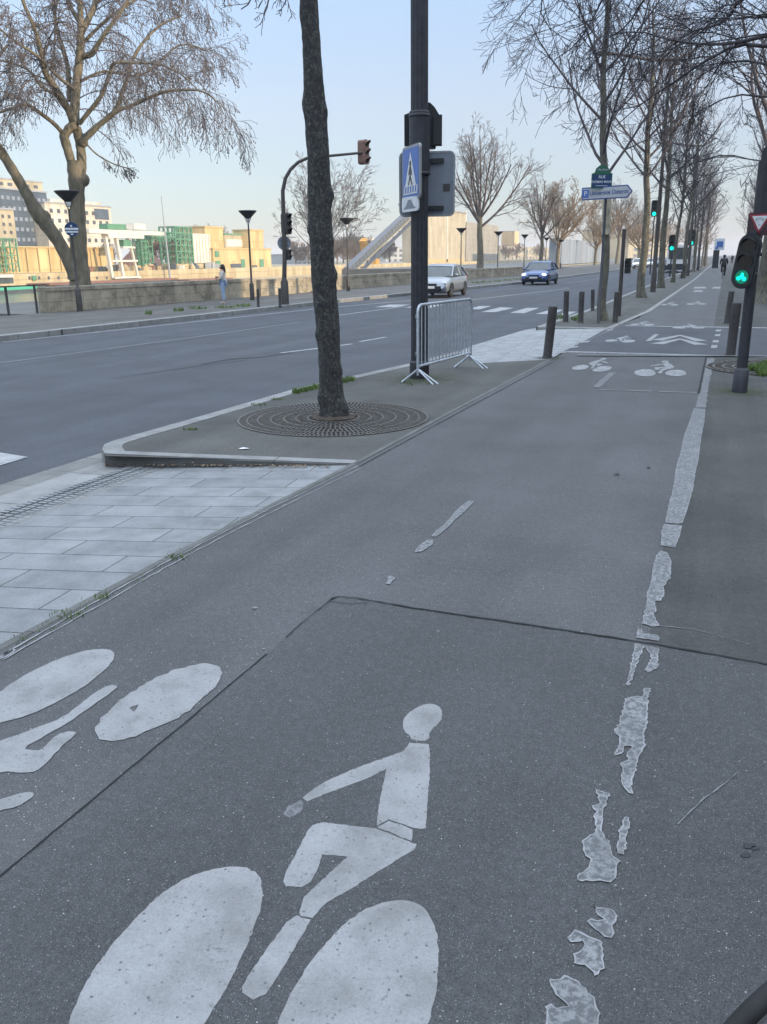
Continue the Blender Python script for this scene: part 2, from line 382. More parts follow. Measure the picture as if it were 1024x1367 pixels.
def place(o, loc, rz=0, label=None, s=1, tilt=None, group=None):
    o.location = loc; o.rotation_euler = (tilt[0], tilt[1], rz) if tilt else (0,0,rz); o.scale = (s,s,s)
    if label: o['label'] = label
    if group: o['group'] = group
    return o
def struct(mb, name, mats): return tag(mb.build(name, mats), kind='structure')

def rough_poly(pts, jit=.004, step=.03, seed=0):               # break a traced outline into short uneven edges
    rnd = random.Random(seed); out = []; n = len(pts)
    for i in range(n):
        a = Vector(pts[i]); b = Vector(pts[(i+1)%n]); L = (b-a).length; k = max(1, int(L/step))
        for j in range(k):
            p = a.lerp(b, j/k); out.append(Vector((p.x+rnd.uniform(-jit, jit), p.y+rnd.uniform(-jit, jit), p.z)))
    return out
def smooth_poly(pts, it=1):
    for _ in range(it):
        o = []; n = len(pts)
        for i in range(n):
            a = pts[i]; b = pts[(i+1)%n]; o += [a.lerp(b, .25), a.lerp(b, .75)]
        pts = o
    return pts
def fill(mb, poly, mi=0):                                      # concave-safe fill of a flat outline
    bm = bmesh.new(); vs = [bm.verts.new(p) for p in poly]
    es = [bm.edges.new((vs[i], vs[(i+1)%len(vs)])) for i in range(len(vs))]
    bmesh.ops.triangle_fill(bm, edges=es, use_beauty=True, use_dissolve=False)
    bm.normal_update(); bm.verts.index_update()
    fs = []
    for f in bm.faces:
        idx = [v.index for v in f.verts]
        if f.normal.z < 0: idx.reverse()
        fs.append(idx)
    mb.add([v.co.copy() for v in bm.verts], fs, mi); bm.free()
def ribbon(mb, pts, w, z=None, mi=0, jit=0, rnd=None):
    n = len(pts); L = []; Rr = []
    for i in range(n):
        d = Vector(pts[min(i+1, n-1)])-Vector(pts[max(i-1, 0)]); d.z = 0; d.normalize(); q = Vector((-d.y, d.x, 0))
        ww = (w[i] if isinstance(w, (list, tuple)) else w)/2
        if jit: ww *= 1+rnd.uniform(-jit, jit)
        p = Vector(pts[i]);
        if z is not None: p.z = z
        L.append(p+q*ww); Rr.append(p-q*ww)
    mb.add(L+Rr, [(i, n+i, n+i+1, i+1) for i in range(n-1)], mi)
def densify(pts, step):
    o = []
    for i in range(len(pts)-1):
        a = Vector(pts[i]); b = Vector(pts[i+1]); k = max(1, int((b-a).length/step))
        o += [a.lerp(b, j/k) for j in range(k)]
    return o+[Vector(pts[-1])]

# ================================================================== SETTING
ZR = -.15                                                       # carriageway level
# river level and far bank
XB = -165.
def fz(px, row, X): return upz(px, row, (X, colY(px, X)))
ZW = fz(30, 387, XB)
ZB = fz(90, 364, XB)                                            # far quay top
# one ground sheet, dropping to the river bed between the two quays
g = MB()
prof = [(-3000, ZB), (XB, ZB), (XB, ZW-2), (-23.6, ZW-2), (-23.6, -.25), (2500, -.25)]
ys = [-400, 3500]
vs = [(x, y, z) for y in ys for x, z in prof]; n = len(prof)
g.add(vs, [(i, i+1, n+i+1, n+i) for i in range(n-1)])
o = struct(g, 'ground', ['ground_mat'])
g = MB(); g.sheet([(-3000, -400, ZB+.01), (XB-.5, -400, ZB+.01), (XB-.5, 3500, ZB+.01), (-3000, 3500, ZB+.01)]); struct(g, 'far_bank_ground', ['far_ground_mat'])
g = MB(); g.sheet([(XB+.7, -400, ZW), (-23.7, -400, ZW), (-23.7, 3500, ZW), (XB+.7, 3500, ZW)]); struct(g, 'river', ['river_water'])
g = MB(); g.box((XB+.3, 1550, (ZB+ZW-2)/2), (.8, 3900, ZB-ZW+2.1)); struct(g, 'far_quay', ['quay_stone'])
# near embankment: a bastion behind the parapet, and the wide bank farther along
g = MB(); g.box((-27.5, 68, -3.3), (7.8, 86, 6.58)); g.box((-45, 700, -3.31), (43, 1100, 6.58)); struct(g, 'embankment', ['ground_mat'])

fk = [at(-260, 496, ZR), at(0, 455, ZR), at(250, 428, ZR), at(440, 405.5, ZR), at(700, 378.5, ZR), at(850, 358.5, ZR)]
fk[0] = Vector((-17.4, -60, ZR)); fk[1] = Vector((-17.2, 17, ZR)); fk[5] = Vector((-13.2, 150, ZR)); fk.append(Vector((-13.2, 900, ZR)))
nk = [Vector((-6.1, -60, ZR)), Vector((-6.05, 5.8, ZR)), at(140, 600, ZR), at(400, 522), at(540, 489), at(700, 440), at(745, 429), at(880, 375), Vector((-4.3, 150, 0)), Vector((-4.3, 900, 0))]
for p in nk: p.z = ZR
# carriageway
g = MB(); k = 40
def interp(pl, y):
    for a, b in zip(pl, pl[1:]):
        if a.y <= y <= b.y: return a.x+(b.x-a.x)*(y-a.y)/(b.y-a.y)
    return pl[-1].x if y > pl[-1].y else pl[0].x
yl = sorted(set([round(p.y, 3) for p in fk+nk]))
vs = []; fs = []
for y in yl: vs += [(interp(fk, y)-.3, y, ZR), (interp(nk, y)+.5, y, ZR)]
for i in range(len(yl)-1): fs.append((2*i, 2*i+1, 2*i+3, 2*i+2))
g.add(vs, fs); struct(g, 'road', ['road_asphalt'])
# far pavement with its kerb
g = MB(); vs = []; fs = []
for y in yl: vs += [(-23.6, y, 0), (interp(fk, y)-.28, y, 0)]
for i in range(len(yl)-1): fs.append((2*i, 2*i+1, 2*i+3, 2*i+2))
g.add(vs, fs); struct(g, 'far_pavement', ['far_pavement_mat'])
def kerb(name, line, w, ztop, zbot, mat, side=1):
    g = MB(); n = len(line); A = []; B = []
    for i in range(n):
        d = line[min(i+1, n-1)]-line[max(i-1, 0)]; d = Vector((d.x, d.y, 0)).normalized(); q = Vector((-d.y, d.x, 0))*side
        zt = ztop[i] if isinstance(ztop, list) else ztop
        p = Vector((line[i].x, line[i].y, zt)); A.append(p); B.append(p+q*w)
    ch = .012
    vs = []
    for a, b in zip(A, B):
        q = (b-a).normalized()
        vs += [(a.x, a.y, min(zbot, a.z-.03)), (a.x, a.y, a.z-ch), tuple(a+q*ch), tuple(b)]
    fs = []
    for i in range(n-1):
        for j in range(3):
            f = (4*i+j, 4*i+4+j, 4*i+5+j, 4*i+1+j); fs.append(f if side > 0 else tuple(reversed(f)))
    g.add(vs, fs); return struct(g, name, [mat])
kerb('far_kerb', fk, .28, .004, ZR-.05, 'granite_kerb', 1)

# cycle path + pavement on the right: one asphalt sheet; left edge follows the slab line
pe = [Vector((-3.1, -60, 0)), at(0, 870), at(240, 740.5), at(480, 618), at(600, 553), at(740, 478), at(805, 441), at(853, 424), at(925, 375), Vector((-2.35, 150, 0)), Vector((-2.35, 900, 0))]
g = MB(); vs = []; fs = []
RX = 18.
for p in pe: vs += [(p.x, p.y, 0), (RX, p.y, 0)]
for i in range(len(pe)-1): fs.append((2*i, 2*i+1, 2*i+3, 2*i+2))
g.add(vs, fs); struct(g, 'cycle_path', ['path_asphalt'])
# pavement right of the worn line (older surface)
wl = [Vector((-.30, 2.2, .003)), at(800, 1170, .003), at(875, 760, .003), at(905, 680, .003), at(930, 570, .003), at(944, 480, .003), at(952, 440, .003), at(962, 385, .003), Vector((-.1, 900, .003))]
wl[0] = Vector((-.24, -60, .003))
g = MB(); vs = []; fs = []
sel = [i for i, p in enumerate(wl) if p.y > 4.2]
ln = [at(868, 858.5)]+[wl[i] for i in sel]
for p in ln: vs += [(p.x, p.y, .0015), (RX, p.y-((p.y-at(1024,886).y)/(at(1024,886).x-p.x)*(RX-p.x) if p.y < 4.1 else 0), .0015)]
for i in range(len(ln)-1): fs.append((2*i, 2*i+1, 2*i+3, 2*i+2))
g.add(vs, fs); struct(g, 'pavement', ['side_asphalt'])

# tree island (flush with the path, a step above the slabs and the road)
A0 = at(140, 602); A0.z = 0
isl_road = [at(150, 598), at(260, 566), at(400, 522), at(540, 489), at(628, 462)]
isl_path = [at(480, 618), at(600, 553), at(740, 478)]
C0 = at(139, 604)
corner = [at(139, 606), at(135, 600), at(138, 594), at(150, 589)]
outer = corner+[at(260, 558), at(400, 517.5), at(540, 487), at(610, 469.5)]
g = MB(); poly = [at(480, 618)]+[at(600, 553), at(733, 480)]+[at(640, 485), at(612, 470)]+list(reversed(outer[1:-1]))+[at(141, 609)]
for p in poly: p.z = .003
fill(g, poly); struct(g, 'tree_island', ['island_asphalt'])
kerb('island_kerb', [p for p in outer], .20, .007, ZR-.1, 'granite_kerb', -1)
kerb('island_end_kerb', [at(139, 606), at(250, 611.5), at(360, 615.5), at(476, 620)], .13, [.006,.006,.006,.006], ZR-.1, 'granite_kerb_dark', 1)  # end kerb in a darker stone than its pale top ribbon
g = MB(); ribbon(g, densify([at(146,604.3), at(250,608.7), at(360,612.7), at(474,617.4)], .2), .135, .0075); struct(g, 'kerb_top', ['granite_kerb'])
kerb('path_edge_strip', pe[:6], .055, .0042, -.05, 'edge_strip', 1)

# sloping granite slabs, down to the road edge
def ramp_sheet(name, inner, outerl, mat, zo):
    g = MB(); n = len(inner); vs = []
    for a, b in zip(inner, outerl): vs += [(b.x, b.y, zo), (a.x, a.y, -.004)]
    g.add(vs, [(2*i, 2*i+1, 2*i+3, 2*i+2) for i in range(n-1)]); return struct(g, name, [mat])
ZO = ZR+.035
ramp_sheet('slab_paving', [Vector((-3.12, -20, 0)), pe[1].copy(), pe[2].copy(), Vector((pe[3].x+.05, pe[3].y+.2, 0))], [Vector((-4.80, -20, 0)), Vector((-4.80, pe[1].y, 0)), Vector((-4.80, pe[2].y, 0)), Vector((-4.80, pe[3].y+.2, 0))], 'granite_slabs', ZO+.01)
g = MB(); g.sheet([(-5.22, -20, ZO-.01), (-4.80, -20, ZO+.01), (-4.80, 7.0, ZO+.01), (-5.22, 7.0, ZO-.01)])
o = struct(g, 'tactile_strip', ['granite_strip'])
g = MB()
for i in range(110):
    for j in range(4): g.box((-5.16+.1*j, .2+i*.062, ZO+.004), (.075, .042, .007))
struct(g, 'tactile_studs', ['granite_slabs'])
kerb('flush_kerb', [Vector((-5.62, -20, 0)), Vector((-5.62, 7.4, 0))], .38, ZO-.012, ZR-.1, 'granite_kerb', -1)
g = MB(); g.sheet([(-6.0, -20, ZR+.006), (-5.62, -20, ZR+.006), (-5.62, 7.3, ZR+.006), (-5.95, 7.3, ZR+.006)]); struct(g, 'gutter', ['granite_strip'])
# second crossing's slabs
inn = [Vector((-2.86, at(733, 480).y, 0)), at(740, 478), at(805, 441), at(822, 437.5)]
g = MB()
poly = [at(733, 480), at(780, 455), at(822, 437.5), at(745, 433.5, -.05), at(700, 440.5, ZR+.02), at(628, 462, ZR+.02), at(612, 470.5, ZR+.02), at(640, 485)]
c0 = at(690, 460, -.06)
vs = [tuple(p) for p in poly]; vs.append(tuple(c0)); k = len(poly)
g.add(vs, [(i, (i+1) % k, k) for i in range(k)]); struct(g, 'slab_paving', ['granite_slabs_far'])
# verge between road and path beyond, carrying the tree row
g = MB(); vs = []; fs = []
v0 = [at(745, 433.5)]; Y0 = at(800, 437.5).y
vl = [Y0, 30, 45, 70, 100, 150, 900]
for y in vl: vs += [(interp(nk, y)+.18, y, .002), (interp(pe, y), y, .002)]
for i in range(len(vl)-1): fs.append((2*i, 2*i+1, 2*i+3, 2*i+2))
g.add(vs, fs); struct(g, 'verge', ['island_asphalt'])
kerb('verge_kerb', [Vector((interp(nk, y), y, 0)) for y in vl], .18, .006, ZR-.1, 'granite_kerb', -1)
kerb('verge_end_kerb', [Vector((interp(nk, Y0)+.05, Y0-.12, 0)), Vector((interp(pe, Y0)+.1, Y0-.12, 0))], .14, .008, ZR, 'granite_kerb', 1)
g = MB(); ribbon(g, densify([Vector((interp(pe, y), y, .008)) for y in vl], 3), .16, .008); struct(g, 'verge_edge_strip', ['granite_kerb'])
# side street crossing the path: darker strip between two pale flush kerbs
g = MB(); ya, yb = at(900, 473).y, at(900, 436.5).y
g.sheet([(-2.8, ya, .003), (RX, ya, .003), (RX, yb, .003), (-2.4, yb, .003)]); struct(g, 'side_street', ['road_asphalt'])
g = MB(); g.box((7.6, ya-.08, -.002), (20.6, .16, .02)); g.box((7.9, yb+.08, -.001), (20.4, .2, .022)); struct(g, 'crossing_kerb', ['granite_slabs_far'])

# re-laid darker patch of the path, inside the two seams
g = MB(); pq_ = [at(445, 797), at(700, 831), at(1024, 886), Vector((RX, at(1024,886).y-2.2, 0)), Vector((RX, -3, 0)), Vector((-3.0, -3, 0)), at(0, 1170), at(250, 962), at(356, 873)]
pq_ = [Vector((p.x, p.y, .0022)) for p in pq_]; fill(g, pq_); struct(g, 'path_patch', ['patch_asphalt'])
# ------------------------------------------------------------------ painted markings (traced outlines laid on the ground)
ZP = .0048
ZS = .0032
marks = []
def z6(x, y): return at(x/2.9265+300, y/2.9265+900, ZS)
def z5(x, y): return at(x/3.2, y/3.2+850, ZS)
def z7(x, y): return at(x/2.593+680, y/2.593+840, ZP)
def z8(x, y): return at(x/3.106+740, y/3.106+420, ZP)
def zd(x, y): return at(x/2.626+310, y/2.626+640, ZP)
sym = [[(695,185),(700,225),(725,240),(728,258),(797,262),(800,222),(845,185),(852,150),(835,122),(800,113),(765,122),(725,145),(700,170)],
 [(722,268),(797,272),(803,320),(800,400),(785,600),(765,605),(735,600),(700,587),(640,567),(593,594),(605,500),(632,370),(560,405),(470,440),(385,470),(325,497),(303,483),(330,460),(400,415),(500,372),(600,335),(700,300)],
 [(594,600),(640,573),(700,592),(735,606),(732,650),(690,638),(640,615)],
 [(345,590),(380,578),(590,603),(640,620),(690,643),(748,665),(740,685),(690,715),(600,770),(500,835),(400,890),(342,952),(300,945),(290,935),(310,870),(400,785),(480,712),(430,707),(380,705),(360,770),(335,810),(300,832),(240,828),(228,810),(240,770),(290,680),(325,610)],
 [(338,958),(290,1040),(225,1150),(160,1250),(110,1270),(70,1245),(68,1220),(90,1180),(160,1080),(242,968),(286,940),(300,950)]]
wheels = [[(350,1185),(345,1165),(320,1155),(280,1160),(230,1180),(180,1225),(130,1285),(95,1350),(82,1405),(90,1455),(130,1475),(190,1455),(250,1400),(300,1325),(335,1250),(350,1210)],
 [(535,1200),(565,1208),(582,1235),(587,1280),(580,1340),(560,1400),(520,1460),(470,1500),(410,1500),(370,1450),(365,1390),(380,1340),(410,1290),(450,1240),(495,1208)]]
g = MB(); symbol_polys = []
for i, p in enumerate(sym):
    q = [z6(*c) for c in p]; symbol_polys.append(q)
    fill(g, rough_poly(smooth_poly(q, 1) if i == 0 else q, .0016, .012, i))
for i, p in enumerate(wheels):
    q = [at(x, y, ZS) for x, y in p]; symbol_polys.append(q)
    fill(g, rough_poly(smooth_poly(q, 2), .0022, .012, 20+i))
struct(g, 'bicycle_marking', ['paint_white'])
g = MB(); fill(g, rough_poly([z6(*c) for c in [(230,545),(250,515),(300,490),(308,510),(295,540),(250,560)]], .003, .01, 3)); struct(g, 'marking_remnant', ['paint_ghost'])
lefts = [[(490,75),(480,57),(430,50),(350,62),(250,92),(150,140),(60,190),(0,235),(-60,290),(-80,350),(-30,375),(50,355),(150,325),(250,275),(350,220),(440,150),(485,100)],
 [(950,145),(940,130),(890,112),(840,115),(720,150),(620,200),(520,265),(450,330),(410,380),(405,415),(430,445),(500,447),(600,415),(680,385),(760,350),(830,300),(900,230),(935,190)],
 [(505,210),(480,203),(440,215),(350,280),(270,345),(150,390),(0,445),(-100,480),(-100,600),(0,575),(130,582),(180,560),(250,480),(320,420),(325,408),(290,403),(240,420),(190,470),(160,488),(90,478),(200,420),(310,355),(400,290),(480,235)],
 [(0,745),(-80,780),(-80,730),(0,695),(60,675),(120,660),(145,668),(140,690),(70,725)]]
g = MB()
for i, p in enumerate(lefts): fill(g, rough_poly(smooth_poly([z5(*c) for c in p], 1), (.0025,.0075,.0025,.004)[i], .022, 40+i))
struct(g, 'bicycle_marking', ['paint_white'])
g = MB(); fill(g, [Vector((p.x, p.y, ZS+.0015)) for p in [z5(552,303), z5(570,296), z5(592,290), z5(585,305), z5(572,320)]]); struct(g, 'marking_chip', ['path_asphalt'])

# smaller, far repeats of the symbol
def far_symbol(cx, cy, sx, sy, mats='paint_far', flip=1):
    g = MB(); c = Vector((-1.0, 2.3, 0))
    for q in symbol_polys:
        fill(g, [Vector((cx+flip*(p.x-c.x)*sx*.88, cy+(p.y-c.y)*sy*.85, ZP)) for p in (q if flip > 0 else list(reversed(q)))])
    struct(g, 'bicycle_marking', [mats])
a = at(890, 490); far_symbol(a.x-.1, a.y+.1, 1., 1.35)
a = at(790, 484); far_symbol(a.x+.15, a.y, .8, 1.2, 'paint_far', -1)
a = at(918, 434); far_symbol(a.x, a.y-.2, 1., 1.0, 'paint_far')
a = at(862, 431); far_symbol(a.x, a.y, .8, 1.0, 'paint_far', -1)
a = at(838, 449); far_symbol(a.x, a.y-.5, .8, 1., 'paint_far', -1)
a = at(940, 404); far_symbol(a.x-.3, a.y, .9, 1.6, 'paint_far')
a = at(905, 405); far_symbol(a.x-.2, a.y, .8, 1.6, 'paint_far', -1)

worn = [(z7, [(438,50),(468,58),(440,120),(415,190),(408,195),(425,110)]),
 (z7, [(472,58),(516,65),(512,100),(516,130),(478,150),(470,140),(495,100)]),
 (z7, [(405,238),(465,232),(470,205),(488,205),(478,240),(475,320),(465,370),(468,400),(445,440),(438,480),(420,520),(425,568),(410,565),(387,530),(392,500),(387,465),(410,455),(412,425),(430,405),(395,405),(388,430),(368,435),(380,400),(385,370),(362,355),(380,330),(392,290)]),
 (z7, [(297,553),(310,560),(348,570),(335,590),(320,640),(318,705),(340,735),(360,790),(380,800),(375,820),(362,870),(320,873),(235,868),(245,850),(275,825),(285,800),(255,765),(255,735),(275,720),(303,705),(300,660),(292,650),(305,630),(290,612),(315,600),(308,575)]),
 (z7, [(402,652),(415,655),(405,740),(395,778),(378,775),(380,700)]),
 (z7, [(287,950),(300,965),(355,970),(370,990),(365,1010),(355,1040),(358,1068),(330,1062),(300,1040),(268,1012),(285,1008),(335,1010),(310,990)]),
 (z7, [(208,1070),(230,1045),(270,1065),(300,1072),(318,1080),(322,1170),(300,1203),(265,1160),(228,1155),(228,1130),(255,1110),(258,1082),(215,1085)]),
 (z7, [(145,1218),(205,1200),(240,1218),(265,1250),(300,1290),(305,1330),(300,1367),(290,1400),(150,1400),(130,1367),(123,1305),(145,1300),(165,1315),(205,1308),(160,1260)]),
 (z8, [(580,388),(625,390),(622,440),(610,500),(603,550),(597,600),(585,650),(575,720),(555,790),(530,865),(495,866),(462,862),(475,790),(495,720),(505,640),(525,570),(540,500),(560,450)]),
 (z8, [(460,868),(528,875),(518,920),(500,965),(445,958),(445,900)]),
 (z8, [(445,978),(470,990),(482,1020),(480,1090),(450,1130),(455,1165),(440,1185),(415,1190),(422,1220),(410,1250),(435,1290),(400,1292),(365,1280),(385,1200),(385,1160),(405,1100),(410,1050),(425,1000)]),
 (z8, [(345,1340),(350,1305),(365,1305),(360,1320),(430,1330),(435,1352)]),
 (zd, [(830,75),(846,78),(800,125),(778,142),(757,167),(715,200),(702,200),(715,180),(745,158),(765,135),(790,105)]), (zd, [(685,212),(703,212),(700,228),(665,252),(642,255),(655,235)]), (zd, [(555,338),(570,345),(550,368),(540,365),(550,352),(545,342)])]
g = MB(); ge = MB(); rnd = random.Random(5)
for i, (fn, p) in enumerate(worn):
    q = rough_poly([fn(*c) for c in p], .0045 if i not in (12,13,14) else .0035, .012, 60+i)
    fill(g, q)
    ring = [Vector((v.x, v.y, ZP+.0012)) for v in q]+[Vector((q[0].x, q[0].y, ZP+.0012))]
    d = (q[0]-Vector((0,0,H))).length
    ribbon(ge, ring, .005, None, 0, .6, rnd)
struct(g, 'worn_edge_line', ['paint_worn']); struct(ge, 'worn_line_rim', ['paint_edge'])
g = MB()
fill(g, rough_poly([z8(*c) for c in [(632,180),(665,180),(640,300),(628,385),(585,385),(610,290)]], .01, .08, 5))
for a_, b_, w_ in (((800,520),(870,522),.10), ((880,522.5),(930,524),.08)): ribbon(g, densify([at(*a_, ZP), at(*b_, ZP)], .1), w_, None, 0, .4, rnd)
for a_, b_, w_ in (((770,473.5),(1024,475),.14),): ribbon(g, densify([at(*a_, .022), at(*b_, .022)], .3), w_, None)
ribbon(g, densify([at(796,517,ZP), at(818,497,ZP)], .15), .1, None, 0, .3, rnd)
struct(g, 'faint_marking', ['paint_ghost'])
# squares, chevrons, boundary blocks of the crossing
g = MB()
for (x0, x1, y0, y1) in ((955,962,440,442.3),(954,961,446,448.6),(951,959,454,457),(949,957,460.5,464.5)): g.sheet([at(x0,y1,ZP), at(x1,y1,ZP), at(x1+1,y0,ZP), at(x0+1,y0,ZP)])
for x0, y0, s_ in ((780,456,9),(765,463,9),(750,470,9),(814,440,5)): g.sheet([at(x0-s_,y0+2,ZP), at(x0+s_*.6,y0+.6,ZP), at(x0+s_,y0-1.4,ZP), at(x0-s_*.5,y0,ZP)])
for dy in (0, 5.): ribbon(g, [at(877,459-dy,ZP), at(908,452.5-dy,ZP), at(936,460-dy,ZP)], .28, None)
ribbon(g, [at(865,455,ZP), at(877,446,ZP)], .1, None)
for (x0, x1, y0) in ((925,942,383.5),(950,962,383.5),(925,938,388)): g.sheet([at(x0,y0+1.6,ZP), at(x1,y0+1.6,ZP), at(x1,y0-.6,ZP), at(x0+3,y0-.6,ZP)])
struct(g, 'path_marking', ['paint_white'])
# cracks, seams, specks, stains
g = MB(); rnd = random.Random(9)
def crack(pts, w, jit=.3, step=.05, wob=.003, z=.0068):
    d = densify([at(x, y, z) for x, y in pts], step)
    for p in d[1:-1]: p.x += rnd.uniform(-wob, wob); p.y += rnd.uniform(-wob, wob)
    ribbon(g, d, w, None, 0, jit, rnd)
crack([(zx/2.626+310, zy/2.626+640) for zx, zy in [(345,420),(370,410),(430,414),(670,455),(1023,506)]]+[(860,857),(1024,886),(1150,908)], .013, .35)
crack([(356,873),(250,962),(120,1070),(0,1170),(-120,1272)], .0095, .25, .05, .002, .0036)
crack([z for z in [(943,476),(938,500),(933,525)]], .03, .4)
struct(g, 'asphalt_seam', ['crack_black'])
g = MB()
crack([(382,850),(400,833),(445,797)], .006, .5); crack([(440,802),(470,806),(490,804)], .005, .5)
crack([(480,622),(600,557),(740,482)], .012, .4)
crack([(270,486),(310,479),(345,477),(385,471)], .10, .6, .4, .03, ZR+.005); crack([(150,505),(260,489),(330,480)], .03, .6, .4, .03, ZR+.005)
struct(g, 'hairline_crack', ['crack_soft'])
g = MB(); crack([(905,1100),(940,1065),(962,1050),(985,1030)], .0035, .8, .03, .002); crack([(1000,860),(930,840),(880,835)], .004, .8, .03, .002)
struct(g, 'scratch', ['paint_ghost'])
g = MB()
def blob(mb, px, py, rx, ry, seed, z=ZP):
    r_ = random.Random(seed); k = 12
    fill(mb, [at(px+rx*math.cos(2*math.pi*i/k)*r_.uniform(.65,1.2), py-ry*math.sin(2*math.pi*i/k)*r_.uniform(.65,1.2), z) for i in range(k)])
for i, (x, y, a_, b_) in enumerate(((1000,1128,9,4),(996,1141,7,4),(1008,1132,6,3),(824,633,4,1.6),(866,624,3,1.5))): blob(g, x, y, a_, b_, i)
struct(g, 'pavement_stain', ['stain_dark'])
g = MB()
for i, (x, y, a_, b_) in enumerate(((340,811,6,2),(585,842,3,1.5),(352,866,4,1.5),(388,935,3,2),(769,1216,2.5,2),(709,1230,4,1),(777,843,2,1.3),(752,660,2,1))): blob(g, x, y, a_*.7, b_*.8, i)
struct(g, 'paint_fleck', ['paint_worn'])
g = MB()
bead = [(0,872),(60,838),(120,805),(180,771),(240,738),(300,707),(360,677),(420,648),(478,620)]
for k_, off in ((0, 3.), (1, 9.)):
    d = densify([at(x+3*k_, y+off*(.55+.45*(y-600)/270), ZP) for x, y in bead], .06)
    for p in d: p.x += rnd.uniform(-.006, .006)
    ribbon(g, d, .008, None, 0, .6, rnd)
crack([(0,878),(14,866),(20,868),(12,874),(0,880)], .01, .3, .02, .002, ZP)
struct(g, 'joint_sealant', ['paint_edge'])

# carriageway lines and zebra
g = MB()
def rl(pts, w, mb=None, j=.15): ribbon(mb or g, densify([at(x, y, ZR+.006) for x, y in pts], 1.), w, None, 0, j, rnd)
rl([(0,484.5),(250,451.5),(400,430)], .12); rl([(640,389),(740,381),(830,367)], .14)
rl([(0,457),(250,430.5),(430,411.5),(560,400)], .35)
g2 = MB()
rl([(375,471),(420,465.5),(470,459)], .14, g2, .5); rl([(480,456),(515,450)], .14, g2, .4); rl([(450,421),(540,409)], .12, g2); rl([(630,400),(760,385)], .12, g2)
struct(g, 'road_line', ['paint_road_faint']); struct(g2, 'lane_dash', ['paint_road'])
g = MB()
for pts in ([(500,410),(520,406.5),(548,406.5),(528,410)], [(540,410.5),(560,407),(592,406.5),(575,411)],
            [(625,412.5),(640,408.5),(656,408.5),(640,413)],[(642,416.5),(668,410),(686,411),(662,416.5)],[(681,417.5),(703,411),(720,411),(700,418)],[(715,419),(735,413.5),(752,413.5),(738,419.5)],[(745,420),(760,416),(770,416),(758,421)],
            [(0,604),(38,610),(0,621),(-30,622),(-30,604)]):
    g.sheet([at(x, y, ZR+.006) for x, y in reversed(pts)])
struct(g, 'zebra_crossing', ['paint_road'])

# ------------------------------------------------------------------ grass, litter
def tufts(name, spots, n, h, seed, mat='grass_green'):
    rnd = random.Random(seed); g = MB()
    for (px, py, rx, ry, z) in spots:
        for i in range(n):
            a = rnd.uniform(0, 6.28); q = math.sqrt(rnd.random()); p = at(px+rx*q*math.cos(a), py+ry*q*math.sin(a), z)
            d = rnd.uniform(0, 6.28); hh = h*rnd.uniform(.4, 1.2); w = h*.07+.002; lean = rnd.uniform(0, .7)*hh
            u = Vector((math.cos(d), math.sin(d), 0)); q_ = Vector((-u.y, u.x, 0))
            g.add([p-q_*w, p+q_*w, p+u*lean*.4+q_*w*.6+Vector((0,0,hh*.6)), p+u*lean+Vector((0,0,hh))], [(0,1,2),(0,2,3)])
    return tag(g.build(name, [mat]), None, None, None, 'stuff')
tufts('grass', [(468+i*-9, 508+i*2.1, 6, 1.2, .0) for i in range(9)], 130, .07, 1)
tufts('grass', [(255,574,10,1,.0),(345,541,12,1,0),(370,534,10,1,0)], 60, .035, 2)
tufts('grass', [(570+i*9, 508, 7, 5, .0) for i in range(1)]+[(545,512,12,4,0)], 50, .04, 3)
tufts('grass', [(1010,494,16,3.5,.0),(1024,490,10,3,0),(1018,500,8,3,0)], 420, .10, 4)
tufts('grass', [(30+i*30, 855-i*16.5, 17, 8, .0) for i in range(8)], 16, .018, 5)
tufts('grass', [(90,822,24,6,0.),(235,745,14,4,0),(135,797,10,4,0)], 60, .022, 12)
tufts('grass', [(198,419,5,1.5,0),(265,412,14,1,0),(300,411,14,1,0),(325,409,12,1,0),(238,415,8,.8,0),(750,425,10,2,0),(770,427,8,2,0)], 90, .13, 6)
tufts('grass', [(705+i*-14, 372+i*1.2, 7, .6, 0) for i in range(6)], 60, .16, 7)
g = MB(); rnd = random.Random(8)
for i in range(420):
    t = rnd.random()**1.3; p = at(140+t*300, 617+t*5+rnd.uniform(-1, 3)*(1-t*.6), ZO+.02+t*.09); d = rnd.uniform(0, 6.28); s_ = rnd.uniform(.006, .018)
    u = Vector((math.cos(d)*s_, math.sin(d)*s_, rnd.uniform(0, .008))); q_ = Vector((-u.y*.6, u.x*.6, rnd.uniform(0,.006)))
    g.add([p-u, p-q_, p+u, p+q_], [(0,1,2,3)])
tag(g.build('leaf_litter', ['litter_brown']), kind='stuff')
g = MB(); p = at(326, 599, .008); g.sheet([p+Vector(v) for v in ((-.06,-.01,0),(-.01,-.03,.004),(.06,.0,.008),(.02,.03,.003),(-.03,.035,.006))])
tag(g.build('paper_scrap', ['litter_white']), 'small white paper scrap lying on the tree island near its end kerb', 'litter')

